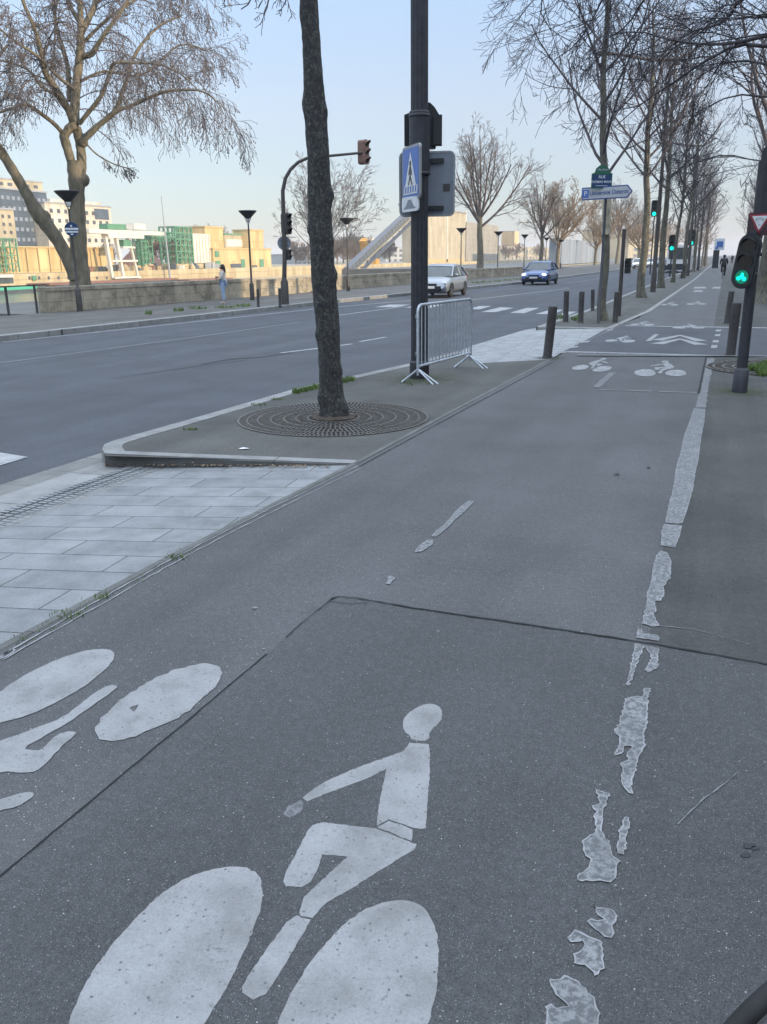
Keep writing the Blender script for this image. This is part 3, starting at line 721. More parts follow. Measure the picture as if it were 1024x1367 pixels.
def specks(name, mat, spots, seed, smin=.004, smax=.016):   # dirt, moss and grit gathered round the feet of things
    rn = random.Random(seed); g = MB()
    for (p, R_, n, z) in spots:
        for i in range(n):
            a = rn.uniform(0, 6.283); q = p+Vector((math.cos(a), math.sin(a), 0))*(R_[0]+(R_[1]-R_[0])*rn.random()**1.8); q.z = z+rn.uniform(.0006, .002); k = rn.randint(4, 6); s_ = rn.uniform(smin, smax); b0 = rn.uniform(0, 6)
            g.add([q+Vector((math.cos(b0+6.283*j/k), math.sin(b0+6.283*j/k), 0))*s_*rn.uniform(.5, 1.1) for j in range(k)], [tuple(range(k))])
    return tag(g.build(name, [mat]), kind='stuff')
pm('moss_mat', (.085,.10,.04), (.045,.055,.025), 40, .95); pm('grit_mat', (.05,.045,.04), (.025,.023,.02), 40, .95)
specks('moss', 'moss_mat', [(at(560,505), (.12,.75), 1500, .003), (at(987,523), (.08,.55), 1100, .0015), (at(733,478), (.07,.3), 300, .003), (at(975,475), (.07,.3), 250, .0015), (at(806,428), (.1,.8), 600, .002)], 71, .006, .024)
specks('grit', 'grit_mat', [(at(560,505), (.1,.4), 700, .0035), (at(987,523), (.07,.3), 500, .002), (at(730.5,478), (.06,.25), 300, .0035), (at(445,557)+Vector((.03,-.06,0)), (.2,1.15), 900, .0155)], 72, .004, .014)
specks('dead_leaves', 'litter_brown', [(at(445,557)+Vector((.03,-.06,0)), (.15,1.2), 110, .016), (at(300,600), (.0,.7), 14, .004), (at(560,505), (.15,.8), 16, .004), (at(800,431), (.1,.9), 60, .003)], 73, .008, .02)

# ================================================================== TREES
class Tree:
    def __init__(s, seed, sides=3): s.r = random.Random(seed); s.tw = MB(); s.tr = MB(); s.tips = []
    def limb(s, pts, r0, r1, n=7, mb=None):
        k = len(pts); (mb or s.tw).tube(pts, [r0+(r1-r0)*(i/(k-1))**.8 for i in range(k)], n, False)
    def grow(s, p, d, L, r, depth, P):
        rn = s.r; k = max(2, P['seg'][depth]); pts = [Vector(p)]; d = Vector(d).normalized(); st = L/k
        wob = P['wob'][depth]; tro = P['tro'][depth]
        for i in range(k):
            d = d + Vector((rn.gauss(0, wob), rn.gauss(0, wob), rn.gauss(0, wob))) + Vector((0, 0, tro))
            d.normalize(); pts.append(pts[-1]+d*st)
        r1 = max(r*P['tap'], P['rmin']); s.limb(pts, max(r, P['rmin']), r1, P['sides'][depth])
        if depth == P['max']: s.tips.append(pts[-1]); return
        s.spawn(pts, r, r1, L, depth, P)
    def spawn(s, pts, r, r1, L, depth, P, t0=.2):
        rn = s.r; nc = P['kids'][depth]; k = len(pts)-1
        nc = max(1, int(nc*rn.uniform(.75, 1.25)+.5))
        for j in range(nc):
            t = t0+(1-t0)*(j+rn.random())/nc; t = min(t, .999); x = t*k; i = int(x); q = pts[i].lerp(pts[i+1], x-i); dd = (pts[i+1]-pts[i]).normalized()
            ang = R(rn.uniform(*P['ang'])); side = dd.orthogonal().normalized(); side.rotate(Quaternion(dd, rn.uniform(0, 6.283)))
            nd = dd*math.cos(ang)+side*math.sin(ang)
            l2 = L*P['len'][depth]*rn.uniform(.6, 1.15)*(1-.45*t)
            s.grow(q, nd, l2, (r+(r1-r)*t)*P['rr'], depth+1, P)
    def crown(s, o, mat, parent): return s.tw.build('crown', [mat], parent)

PROW = dict(seg=[7,6,5,4,2], wob=[.05,.075,.09,.12,.2], tro=[.10,.06,.03,.0,0], tap=.4, rmin=.007, sides=[6,5,4,3,3], max=4, kids=[6,4.4,3,3,0], ang=(22,50), len=[.62,.62,.68,.7], rr=.5)
def leader_tree(seed, h, trunk_r, first, spread, P=None, prim=24, maxdepth=3, trunk_mat='bark_grey', twig='twig_dark', label='', cat='tree', loc=(0,0,0), group=None, lean=(0,0), curve=None, sides=10, gnarl=.0, rmin=.007, lenf=1.0, asc=.10):
    t = Tree(seed); rn = t.r; P = dict(P or PROW); P['max'] = maxdepth; P['rmin'] = rmin
    o = thing('tree', label, cat, loc, 0, group)
    k = 36; pts = []; rad = []
    for i in range(k+1):
        f = i/k; z = h*f
        x = lean[0]*z + .05*math.sin(z*1.1+seed) + (.02*math.sin(z*3.1+seed*2)); y = lean[1]*z + .05*math.cos(z*.9+seed)
        if i == 0: x = y = 0
        pts.append(Vector((x, y, z))); rad.append(trunk_r*(1-f)**.75+.012 + (trunk_r*.45*math.exp(-z/.18)))
    cut = next(i for i in range(k+1) if pts[i].z > h*.93)
    # trunk: gnarled surface, to the first branches and a little above
    nj = sides; vs = []; fs = []; kt = 60
    def P_at(z):
        f = min(z/h*k, k-.001); i = int(f); return pts[i].lerp(pts[i+1], f-i), rad[i]+(rad[i+1]-rad[i])*(f-i)
    knots = [(rn.uniform(.3, first*1.2), rn.uniform(0, 6.28)) for _ in range(10)] if gnarl else []
    for i in range(kt+1):
        z = h*.95*(i/kt)**1.35; c, r_ = P_at(z)
        for j in range(nj):
            a = 2*math.pi*j/nj; rr = r_*(1+.05*math.sin(3*a+z*1.3+seed)+.03*math.sin(7*a-z*2))
            for kz, ka in knots:
                da = (a-ka+math.pi) % (2*math.pi)-math.pi; rr += trunk_r*gnarl*math.exp(-((z-kz)/.07)**2-(da/.45)**2)
            vs.append((c.x+rr*math.cos(a), c.y+rr*math.sin(a), c.z))
    fs = [(i*nj+j, i*nj+(j+1)%nj, (i+1)*nj+(j+1)%nj, (i+1)*nj+j) for i in range(kt) for j in range(nj)]
    t.tr.add(vs, fs, 0, True)
    for j in range(prim):
        f = (j+rn.random())/prim; z = first+(h-first)*.93*f; c, r_ = P_at(z); a = j*2.4+rn.uniform(-.4, .4)
        el = R(rn.uniform(28, 50)+20*f); d = Vector((math.cos(a)*math.cos(el), math.sin(a)*math.cos(el), math.sin(el)))
        L = spread*(1-.62*f)*rn.uniform(.75, 1.2)*lenf
        P['tro'] = [asc, .06, .03, 0, 0]
        t.grow(c, d, L, min(r_*.5, .05*spread/3.5+.01), 0, P)
    t.tr.build('trunk', [trunk_mat], o); t.tw.build('crown', [twig], o)
    return o, t, P_at

# --- main tree: traced trunk through the iron grate
base = at(445, 557)
tr = thing('tree', 'dark mossy knotted trunk standing in the round iron grate on the tree island', 'tree', base)
tp = [(446,561),(444.5,545),(443,520),(440.5,480),(437.5,440),(434,400),(430.5,350),(427.5,300),(426,255),(425,220),(423,180),(421.5,150),(419,110),(416.5,70),(414,30),(411.5,-5),(408,-60),(404,-120)]
tw_ = [46,38,33,31.5,33,34,33.5,33.5,33.5,33,33,32,30,27,26,26,25,24]
pts = [on_plane(x, y, base) for x, y in tp]; dist = [(p-Vector((0,0,H))).length for p in pts]
rad = [w/2*(p-Vector((0,0,H))).dot(fwd)/F*.93 for w, p in zip(tw_, pts)]
pts[0].z = -.05
pts += [pts[-1]+Vector((-.05,.1,1.2)), pts[-1]+Vector((0,.1,3.))]; rad += [rad[-1]*.85, rad[-1]*.55]
g = MB(); rn = random.Random(3); K = 170; nj = 30; vs = []
def along(f):
    x = f*(len(pts)-1); i = min(int(x), len(pts)-2); return pts[i].lerp(pts[i+1], x-i), rad[i]+(rad[i+1]-rad[i])*(x-i)
toward = math.atan2(-base.y, -base.x)
knots = [(z, toward+a, s_, w_) for z, a, s_, w_ in [(.12,1.2,.3,.1),(.25,-1.1,.25,.09),(.55,1.3,.14,.06),(.95,-1.4,.2,.06),(1.05,.2,.12,.06),(1.62,1.35,.28,.06),(1.98,1.2,.22,.05),(2.1,-1.45,.15,.05),(2.45,1.45,.3,.07),(2.85,-.2,.14,.08),(3.3,1.1,.2,.09),(3.35,-1.5,.22,.1),(3.62,.4,.16,.1),(4.2,-1.3,.18,.08),(4.6,1.4,.14,.1),(4.85,-1.35,.25,.09),(.6,.4,.1,.05),(1.3,-.5,.12,.06)]]
from mathutils import noise as mn
for i in range(K+1):
    c, r_ = along(i/K)
    for j in range(nj):
        a = 2*math.pi*j/nj; z = c.z
        rr = r_*(1+.10*mn.noise(Vector((math.cos(a)*1.3, math.sin(a)*1.3, z*1.6)))+.06*mn.noise(Vector((math.cos(a)*4, math.sin(a)*4, z*9)))+.035*mn.noise(Vector((math.cos(a)*9, math.sin(a)*9, z*25))))
        for kz, ka, s_, w_ in knots:
            da = (a-ka+math.pi) % (2*math.pi)-math.pi; rr += r_*s_*math.exp(-((z-kz)/w_)**2-(da/.5)**2)
        vs.append((c.x-base.x+rr*math.cos(a), c.y-base.y+rr*math.sin(a), z))
g.add(vs, [(i*nj+j, i*nj+(j+1)%nj, (i+1)*nj+(j+1)%nj, (i+1)*nj+j) for i in range(K) for j in range(nj)], 0, True)
g.build('trunk', ['bark_dark'], tr)
t = Tree(77); PM = dict(PROW); PM['max'] = 3; PM['rmin'] = .006
topc = pts[-1]-base
for j in range(14):
    a = j*2.4; z = 5.6+j*.35; c = pts[-3].lerp(pts[-1], min(1, j/13))-base; el = R(rn.uniform(20, 50))
    t.grow(Vector((c.x, c.y, z)), (math.cos(a)*math.cos(el), math.sin(a)*math.cos(el), math.sin(el)), rn.uniform(2.4, 3.8), .05, 0, PM)
# hanging twigs that dip into the top left of the view
PD = dict(PROW); PD.update(tro=[-.10,-.04,0,0,0], max=2, kids=[4,4,3,0,0], rmin=.003, tap=.3, len=[.5,.55,.6,.6])
for a_, b_ in (((372,-70),(352,22)), ((392,-60),(378,10)), ((365,-60),(322,14)),((330,-70),(300,-8))):
    A = on_plane(*a_, base, -.4)-base; B = on_plane(*b_, base, -.6)-base
    pts_ = [A.lerp(B, i/5)+Vector((0,0,.05*math.sin(i*1.3))) for i in range(6)]
    t.limb(pts_, .014, .006, 4); t.spawn(pts_, .012, .006, (B-A).length, 0, PD, .1)
t.tw.build('crown', ['twig_dark'], tr)

# --- iron tree grate
gr = thing('tree_grate', 'round radial iron grate around the nearest tree trunk', 'tree grate', (base.x+.03, base.y-.06, 0))
g = MB(); R0, R1 = .30, 1.10
rings = [.30, .44, .58, .73, .88, 1.0, 1.10]
for q in rings:
    n = 90; w = .014 if q not in (.30, 1.10) else .022
    vs = []
    for i in range(n):
        a = 2*math.pi*i/n
        for rr, zz in ((q-w/2, .006), (q-w/2, .014), (q+w/2, .014), (q+w/2, .006)): vs.append((rr*math.cos(a), rr*math.sin(a), zz))
    g.add(vs, [(i*4+j, ((i+1)%n)*4+j, ((i+1)%n)*4+j+1, i*4+j+1) for i in range(n) for j in range(3)])
g.build('ring', ['grate_iron'], gr)
g = MB()
for i in range(len(rings)-1):
    n = int(rings[i]*2*math.pi/.045); a0 = i*.03
    for j in range(n):
        a = 2*math.pi*j/n+a0; c_ = (rings[i]+rings[i+1])/2; L = rings[i+1]-rings[i]-.01
        g.box((c_*math.cos(a), c_*math.sin(a), .010), (L, .017, .006), a)
g.build('radial_bars', ['grate_iron'], gr)
g = MB(); n = 60
g.add([((1.11 if k_ else 0)*math.cos(2*math.pi*i/n), (1.11 if k_ else 0)*math.sin(2*math.pi*i/n), .0045) for k_ in (0,1) for i in range(n)], [(i, (n+i), n+(i+1)%n) for i in range(n)])
g.build('pit', ['crack_black'], gr)
g = MB(); vs = [(0,0,.05)]; n = 28
for k_ in (.12,.2,.28):
    for i in range(n): a = 2*math.pi*i/n; vs.append((k_*math.cos(a)*rn.uniform(.9,1.1)-.03, k_*math.sin(a)*rn.uniform(.9,1.1)+.06, .045-.13*k_+rn.uniform(0,.014)))
fs = [(0, 1+i, 1+(i+1)%n) for i in range(n)]
for b_ in range(2): fs += [(1+b_*n+i, 1+(b_+1)*n+i, 1+(b_+1)*n+(i+1)%n, 1+b_*n+(i+1)%n) for i in range(n)]
g.add(vs, fs, 0, True); g.build('soil', ['soil'], gr)

# --- tree row along the verge
r1 = at(806, 428)
rowA, tA, _ = leader_tree(11, 12.5, .115, 3.7, 4.0, prim=24, trunk_mat='bark_grey', label='first bare tree of the verge row, behind the street name post, bark pale and peeling', loc=r1, lenf=.78, group='bare trees in a row along the verge', rmin=.0055, lean=(-.055,0))
# pale stripped bark patch on that trunk
r2 = at(857, 397.5)
rowB, tB, _ = leader_tree(23, 12.0, .165, 4.6, 4.3, prim=22, trunk_mat='bark_grey', label='bare tree with olive green trunk between the name post tree and the tall street lamp', loc=r2, group='bare trees in a row along the verge', rmin=.0065, lean=(-.03,0))
protos = [rowA, rowB]
spots = [((882,384.5), 1, 1.05, 1.2, 'slim bare tree just beyond the nearest tall street lamp on the verge'),
         ((898,377), 0, 1.0, 2.2, 'bare tree on the verge in front of the bus and beside the bench'),
         ((911,371.5), 1, 1.0, 3.4, 'bare tree on the verge just short of the second tall lamp'),
         ((925.5,363.5), 0, 1.05, 4.4, 'bare tree on the verge just beyond the second tall lamp')]
for (px, py), k_, s_, rz, lab in spots:
    o = copy_tree(protos[k_]); place(o, at(px, py), rz, lab, s_)
for i, y in enumerate((104, 118, 133, 150, 170)):
    o = copy_tree(protos[i % 2]); place(o, (-3.2, y, 0), i*1.7, 'far bare tree of the verge row beyond the blue and white panel', 1., group='farthest bare trees of the verge row')
# pale bark plates of the post tree
g = MB(); vs = []
for k_ in range(24):
    z = 2.35+1.0*k_/23
    for j in range(9):
        a = toward-1.1+2.1*j/8; rr = .135*(1-.1*k_/24)+.012+.004*random.Random(k_*9+j).random()
        vs.append((rr*math.cos(a)+.05*math.sin(z*1.1+11)+.02*math.sin(z*3.1+22)-.055*z, rr*math.sin(a)+.05*math.cos(z*.9+11), z))
g.add(vs, [(i*9+j, i*9+j+1, (i+1)*9+j+1, (i+1)*9+j) for i in range(23) for j in range(8)], 0, True)
g.build('peeling_bark', ['bark_pale'], rowA)
# right-hand row
rr_ = at(1016, 404)
rowR, tR, _ = leader_tree(31, 13., .42, 3.6, 6.0, prim=20, trunk_mat='bark_grey', label='stout bare tree behind the bicycle signal at the right edge', loc=(rr_.x+.15, rr_.y, 0), group='bare trees right of the cycle path', rmin=.007, lenf=.95)
for i, (x, y, s_) in enumerate(((2.9,50,1.),(3.2,66,1.),(3.5,84,1.),(3.8,104,1.),(4.0,128,1.),(4.0,155,1.),(4.2,185,1.))):
    o = copy_tree(protos[i % 2]); place(o, (x, y, 0), i*2.1+.5, 'bare tree receding beyond the stout trunk right of the cycle path', s_*1.05, group='bare trees right of the cycle path')
# near right tree, its trunk outside the view; long dark boughs reach over the path
nb = Vector((5.2, 14.5, 0)); nt_ = thing('tree', 'near tree whose long dark bare boughs hang into the top right corner', 'tree', nb)
t = Tree(55); g = MB(); g.tube([(0,0,-.1),(0,0,.4),(.02,0,3),(0,.05,6),(0,.1,9.5)], [.42,.3,.27,.22,.1], 14, False); g.build('trunk', ['bark_dark'], nt_)
PN = dict(PROW); PN.update(tro=[-.02,-.04,-.02,0,0], max=3, kids=[9,7,6,3,0], rmin=.0036, tap=.3, wob=[.08,.09,.10,.12,.2], len=[.5,.55,.6,.7], ang=(22,50), seg=[9,7,6,4,2])
boughs = [([(1120,60),(1024,62),(985,58),(935,85),(900,110),(860,135),(820,170)], .055, 0.), ([(1110,20),(1000,55),(950,60),(900,55),(850,40),(800,50)], .05, -.8),
 ([(1080,-60),(985,0),(975,22),(955,35),(920,42),(885,70),(870,95)], .06, .6), ([(1060,-120),(960,-60),(880,-20),(858,0),(838,35),(805,55)], .045, -1.5),
 ([(1050,-140),(900,-90),(820,-40),(800,10),(770,60),(740,80)], .045, 1.2), ([(1080,110),(1024,85),(985,80),(950,90),(915,120)], .04, 1.6), ([(1100,130),(1024,130),(980,125),(930,150)], .035, .5),
 ([(1080,220),(1010,215),(970,205),(930,215),(905,200)], .02, 3.), ([(1000,-140),(880,-120),(780,-80),(740,-30),(718,10),(735,40)], .04, .3),([(1120,-40),(1060,10),(1015,25),(985,20),(960,-10)], .05, -1.)]
for pl, r_, dd in boughs:
    q = [on_plane(x, y, nb, dd-3.0+.35*i)-nb for i, (x, y) in enumerate(pl)]
    q = [Vector((0, 0, max(3.5, min(8.5, q[0].z))))] + q
    # smooth
    sm = [q[0]]
    for i in range(1, len(q)-1): sm += [q[i].lerp(q[i-1], .25), q[i].lerp(q[i+1], .25)]
    sm.append(q[-1]); r_ *= .72; t.limb(sm, r_, .008, 6)
    L = sum((sm[i+1]-sm[i]).length for i in range(len(sm)-1)); t.spawn(sm, r_*.8, .012, L*.55, 0, PN, .25)
t.tw.build('crown', ['twig_black'], nt_)

# --- big plane tree behind the parapet, left
pb = at(108, 404.); pb.z = 0
pl_ = thing('tree', 'huge forked plane tree with drooping seed hung twigs behind the left parapet', 'tree', pb)
sc = (pb-Vector((0,0,H))).dot(fwd)/F*.95
g0 = g = MB()
def LP(pts, dd=0, dstep=0): return [on_plane(x, y, pb, dd+dstep*i)-pb for i, (x, y) in enumerate(pts)]
def tubepx(mb, pts, w, dd=0, dstep=0, n=12):
    q = LP(pts, dd, dstep)
    # catmull subdivision for smooth limbs
    out = []; ww = []
    for i in range(len(q)-1):
        p0, p1, p2, p3 = q[max(i-1,0)], q[i], q[i+1], q[min(i+2, len(q)-1)]
        for s_ in range(4):
            u = s_/4; out.append(.5*((2*p1)+(-p0+p2)*u+(2*p0-5*p1+4*p2-p3)*u*u+(-p0+3*p1-3*p2+p3)*u**3)); ww.append((w[i]+(w[i+1]-w[i])*u)*sc/2*(1+.06*math.sin(i*3+s_*2)))
    out.append(q[-1]); ww.append(w[-1]*sc/2*(.4 if len(pts) > 4 and mb is not g0 else 1)); mb.tube(out, ww, n, False); return out
tubepx(g, [(109,412),(108,395),(107,370),(105,340),(104,300),(103,265),(102,235),(101,215)], [42,32,27,24,21,20,22,24])
tubepx(g, [(100,372),(92,350),(78,322),(62,300),(50,284),(35,258),(20,232),(5,208),(-8,188),(-25,150)], [16,17,17,19,19,14,12.5,12,11,9], -.2, -.1)
tubepx(g, [(98,225),(92,205),(86,185),(84,178)], [12,12,12,10])
tubepx(g, [(106,240),(109,222),(108,200),(105,182),(101,170)], [14,13,12,13,13], .2)
g.ball(on_plane(110,240,pb)-pb, .32, 10, 6); g.ball(on_plane(86,180,pb)-pb, .2); g.ball(on_plane(111,190,pb)-pb, .22); g.ball(on_plane(58,290,pb,-.4)-pb, .33)
g.build('trunk', ['bark_plane'], pl_)
t = Tree(90); g = MB()
limbs = [([(86,182),(92,172),(99,165),(100,140),(103,105),(107,70),(108,45),(107,10),(105,-40),(103,-120)], [10,12,13,12,11,11,9,7,6,4], 0, 0),
 ([(99,165),(88,140),(72,115),(60,95),(55,70),(45,35),(30,0),(15,-50)], [11,9,9,8,7,5,4,3], 0, -.25),
 ([(107,45),(118,25),(128,0),(135,-60)], [9,8,7,4], 0, .3), ([(108,75),(122,72),(130,60),(145,38),(165,10),(185,-30)], [9,8,6,5,4,3], 0, -.3),
 ([(104,172),(112,182),(130,168),(152,150),(165,120),(175,85),(190,58),(215,33),(245,20)], [7,7,7,6.5,5.5,5,4,3,2], .1, .15),
 ([(110,190),(128,172),(152,150),(178,140),(200,130),(222,122),(245,120),(270,122),(290,136),(300,155)], [7,6.5,6,5,4.5,4,3,2.3,1.6,1.], -.1, -.35),
 ([(106,165),(118,150),(135,128),(146,100),(153,84),(180,84),(212,86),(243,100),(268,125)], [6,6,5.5,5,4,3.2,2.4,1.6,1.], -.2, -.4),
 ([(84,178),(72,165),(55,152),(35,140),(15,145),(-15,155)], [6,5.5,5,4,3.5,2.5], 0, -.3), ([(92,150),(75,128),(55,115),(40,95),(18,85),(-10,78)], [6,5,4,3.5,3,2], .1, .4),
 ([(93,135),(91,95),(84,65),(75,35),(70,-10),(60,-60)], [7,6.5,6,5,4.5,3], .2, .35), ([(112,188),(128,205),(150,218),(175,226)], [2.5,2.2,1.8,1.2], -.5, -.2),
 ([(-8,190),(-20,140),(-10,90),(10,60)], [9,7,5,3], -1.5, -.3), ([(100,120),(75,100),(50,75),(20,55),(-10,30)], [5,4,3.5,3,2], -1, -.5), ([(107,30),(90,0),(80,-50)], [7,5,4], 0, .6),
 ([(108,60),(150,20),(200,-10),(240,-20),(280,0)], [5,4,3.5,3,2], 1., .5), ([(105,110),(140,95),(190,100),(240,60),(280,70)], [4,3.5,3,2.5,2], 1.5, .5)]
PP = dict(seg=[7,7,6,5,2], wob=[.10,.11,.12,.15,.2], tro=[-.03,-.13,-.20,-.16,0], tap=.45, rmin=.0085, sides=[5,4,3,3,3], max=3, kids=[7,6,5,0,0], ang=(25,65), len=[.42,.6,.65,.6], rr=.5)
for pts_, w, dd, ds in limbs:
    q = tubepx(g, pts_, w, dd, ds, 8)
    L = sum((q[i+1]-q[i]).length for i in range(len(q)-1)); n0 = PP['kids'][0]; PP['kids'] = [int(6+L*1.4) if L > 3.5 else 3,7,5.6,0,0]
    P2 = dict(PP); P2['len'] = [min(.7, 3.9/L),.66,.66,.6]
    t.spawn(q, w[0]*sc/2*.55, w[-1]*sc/2*.7, L, 0, P2, .22)
rn = random.Random(4)
for p in t.tips:
    if rn.random() < .8: t.tw.ball(p+Vector((0,0,-.03)), rn.uniform(.02, .036), 4, 3)
o = g.build('limbs', ['bark_plane'], pl_); o = t.tw.build('crown', ['twig_plane'], pl_)

# --- other river-side trees
b640 = at(640, 363)
PS = dict(PROW); PS.update(tro=[.07,.05,.0,0,0], max=3, kids=[9,7,6,0,0], rmin=.012, len=[.55,.55,.6,.6], sides=[5,4,3,3,3])
def spread_tree(seed, h, label, loc, twig, trunkm, r=.4, first=5., nlimb=9, P=PS, group=None, s_=1, name='tree', wspread=1.):
    t = Tree(seed); rn = t.r; o = thing(name, label, 'tree', loc, 0, group)
    g = MB(); tp_ = [Vector((.1*math.sin(z*.8+seed), .1*math.cos(z*.7), z)) for z in (-.3, .5, 1.5, 3., 4.5, first+.8)]
    g.tube(tp_, [r*1.5, r*1.1, r, r*.9, r*.85, r*.7], 10, False); g.build('trunk', [trunkm], o)
    for j in range(nlimb):
        a = j*2.4+rn.uniform(-.3, .3); el = R(rn.uniform(28, 80)); L = (h-first)*rn.uniform(.75, 1.)*(.75+.25*math.sin(el))
        c = tp_[-1]+Vector((0, 0, -rn.uniform(0, 1.8)))
        t.grow(c, (math.cos(a)*math.cos(el)*wspread, math.sin(a)*math.cos(el)*wspread, math.sin(el)), L, r*.42, 0, P)
    t.tw.build('crown', [twig], o); return o
s640 = spread_tree(201, 17.5, 'bare plane tree rising behind the silver car beyond the parapet', b640, 'twig_plane', 'bark_plane', .42, 6.2, 10)
bt = at(428, 380); bt = bt*1.25; bt.z = 0
spread_tree(207, 10., 'thin pale bare tree behind the curved signal mast', bt, 'twig_plane', 'bark_pale', .1, 1.8, 12, dict(PS, rmin=.011), None, 1)
warm = spread_tree(211, 15., 'golden brown bare tree lit by low sun beyond the blue car', (-26.5, 150, 0), 'twig_warm', 'bark_plane', .35, 4., 11, dict(PS, rmin=.02))
o = copy_tree(s640); place(o, (-24.5, 125, 0), 2., 'bare tree left of the golden one, between two globe topped lamps', .72)
for i, (x, y, s_) in enumerate(((-25,185,.9),(-24,215,1.),(-22,250,.9),(-26,290,1.),(-21,330,1.),(-15,380,1.),(-12,440,1.))):
    o = copy_tree(warm if i % 2 == 0 else s640); place(o, (x, y, 0), i*1.9, 'distant sunlit bare tree in the belt at the end of the quay', s_, group='distant trees at the end of the quay')
# brown tree belt on the far bank
fb = spread_tree(221, 11., 'bare brown tree in the belt on the far bank', (XB-30, colY(285, XB-30), ZB), 'twig_brown', 'bark_plane', .3, 2.2, 12, dict(PS, rmin=.05, kids=[8,7,6,0,0]), 'brown trees on the far bank', 1, 'tree', 1.3)
for i, (px, X, s_) in enumerate(((262,-205,1.35),(277,-215,1.55),(293,-205,1.45),(306,-230,1.4),(195,-200,1.1),(215,-200,1.15),(70,-182,.55),(40,-182,.6),(140,-182,.7),(128,-185,.6),(232,-230,.9),(395,-230,1.2),(412,-220,1.1),(440,-230,1.4),(458,-240,1.6),(474,-230,1.6),(490,-235,1.6),(505,-230,1.3),(520,-225,1.3),(430,-215,1.1),(450,-210,1.2),(467,-212,1.3),(482,-214,1.3),(350,-240,.8),(555,-200,1.),(575,-185,.9),(600,-185,.9),(625,-190,.9),(690,-190,1.4),(720,-190,1.4),(675,-190,1.2))):
    o = copy_tree(fb); place(o, (X, colY(px, X), ZB), i*1.3, None, s_)

# ================================================================== STREET FURNITURE
# --- granite/stone parapet
def wall(label, A, B, h, th, capm='parapet_stone'):
    d = (B-A); L = d.length; rz = math.atan2(d.y, d.x); o = thing('parapet_wall', label, 'wall', A, rz)
    g = MB(); g.box((L/2, th/2, h/2-.06), (L, th, h-.12)); g.build('wall_body', ['parapet_stone'], o)
    g = MB(); k = int(L/1.6)+1
    for i in range(k): g.box(((i+.5)*L/k, th/2, h-.045), (L/k-.012, th+.05, .15))
    g.build('coping', ['parapet_stone'], o)
    return o
wA = at(65, 417.5); wB = at(343, 396); wC = at(378, 393.5); wD = at(560, 378); wE = at(712, 366.2)
hA = upz(65, 386, wA)
wall('stone parapet behind the leftmost lamp and the woman', wA, wB, .88, .45)
wall('stone parapet around the curved signal mast, sunlit at its middle', wB+Vector((.05,.35,0)), wD, .80, .45)
wall('long far stone parapet beyond the silver car', wD+Vector((.05,.2,0)), Vector((wE.x, wE.y, 0)), .80, .45)
g = MB()
# --- railing
o = thing('quay_railing', 'dark two rail steel railing at the left edge above the river', 'railing', (0,0,0))
rp = [at(-60,427), at(12,421), at(48,417.5), at(84,413)]
rp = [at(-28,424.5), at(12,421), at(50,418), at(66,417)]
rp[3] = wA+Vector((-.1,.1,0))
for p in rp[:3]: g = MB(); g.bar(p, p+Vector((0,0,1.0)), .075, .05); g.build('post', ['iron_brown'], o)
g = MB(); g.bar(rp[0]+Vector((0,0,1.0)), rp[3]+Vector((0,0,1.0)), .045, .045); g.build('rail', ['iron_brown'], o)
g = MB(); q = rp[3]+Vector((.7,1.2,0)); g.bar(q, q+Vector((0,0,1.)), .06, .04); 
# --- river-side lamps
def make_lamp():
    o = thing('street_lamp', '', 'street lamp')
    g = MB(); g.lathe([(.11,0),(.11,.75),(.085,.8),(.05,.85),(.045,2.2),(.034,3.55)], n=14); g.build('pole', ['iron_brown'], o)
    g = MB(); g.lathe([(.035,3.72),(.06,3.74),(.30,3.98),(.42,4.10),(.44,4.14),(.42,4.15),(.1,4.16)], n=24); g.build('lamp_shade', ['iron_dark'], o)
    g = MB()
    for k_ in range(3):
        a = k_*2.094+.4; g.tube([(.02*math.cos(a), .02*math.sin(a), 3.5), (.17*math.cos(a), .17*math.sin(a), 3.82)], .012, 6)
    g.build('bracket', ['iron_dark'], o)
    g = MB(); g.lathe([(.03,3.6),(.085,3.66),(.10,3.78),(.06,3.86)], n=14); g.build('bulb_glass', ['lamp_glass'], o)
    return o
L0 = make_lamp(); lampH = 4.15
ls = [((107,415.5),255,'leftmost bowl topped lamp, carrying the round dark blue sign'),((337,400.5),281,'bowl topped lamp just right of the standing woman'),((465,388.5),291,'bowl topped lamp at the foot of the conveyor'),
      ((615,374),304.5,'bowl topped lamp above the roof of the silver car'),((664,368.8),309,'bowl topped lamp right of the forked plane tree, left of the blue car'),((699,364.5),313,'bowl topped lamp rising from behind the blue car, left of its roof'),
      ((728,360.5),317,'bowl topped lamp just right of the blue car'),((748,358.5),320,'farthest bowl topped lamp by the golden tree')]
for i, ((px, py), tp_, lab) in enumerate(ls):
    b_ = at(px, py); h_ = upz(px, tp_, b_); o = L0 if i == 0 else copy_tree(L0)
    place(o, b_, i*.7, lab, h_/lampH, group='bowl topped lamps along the river pavement')
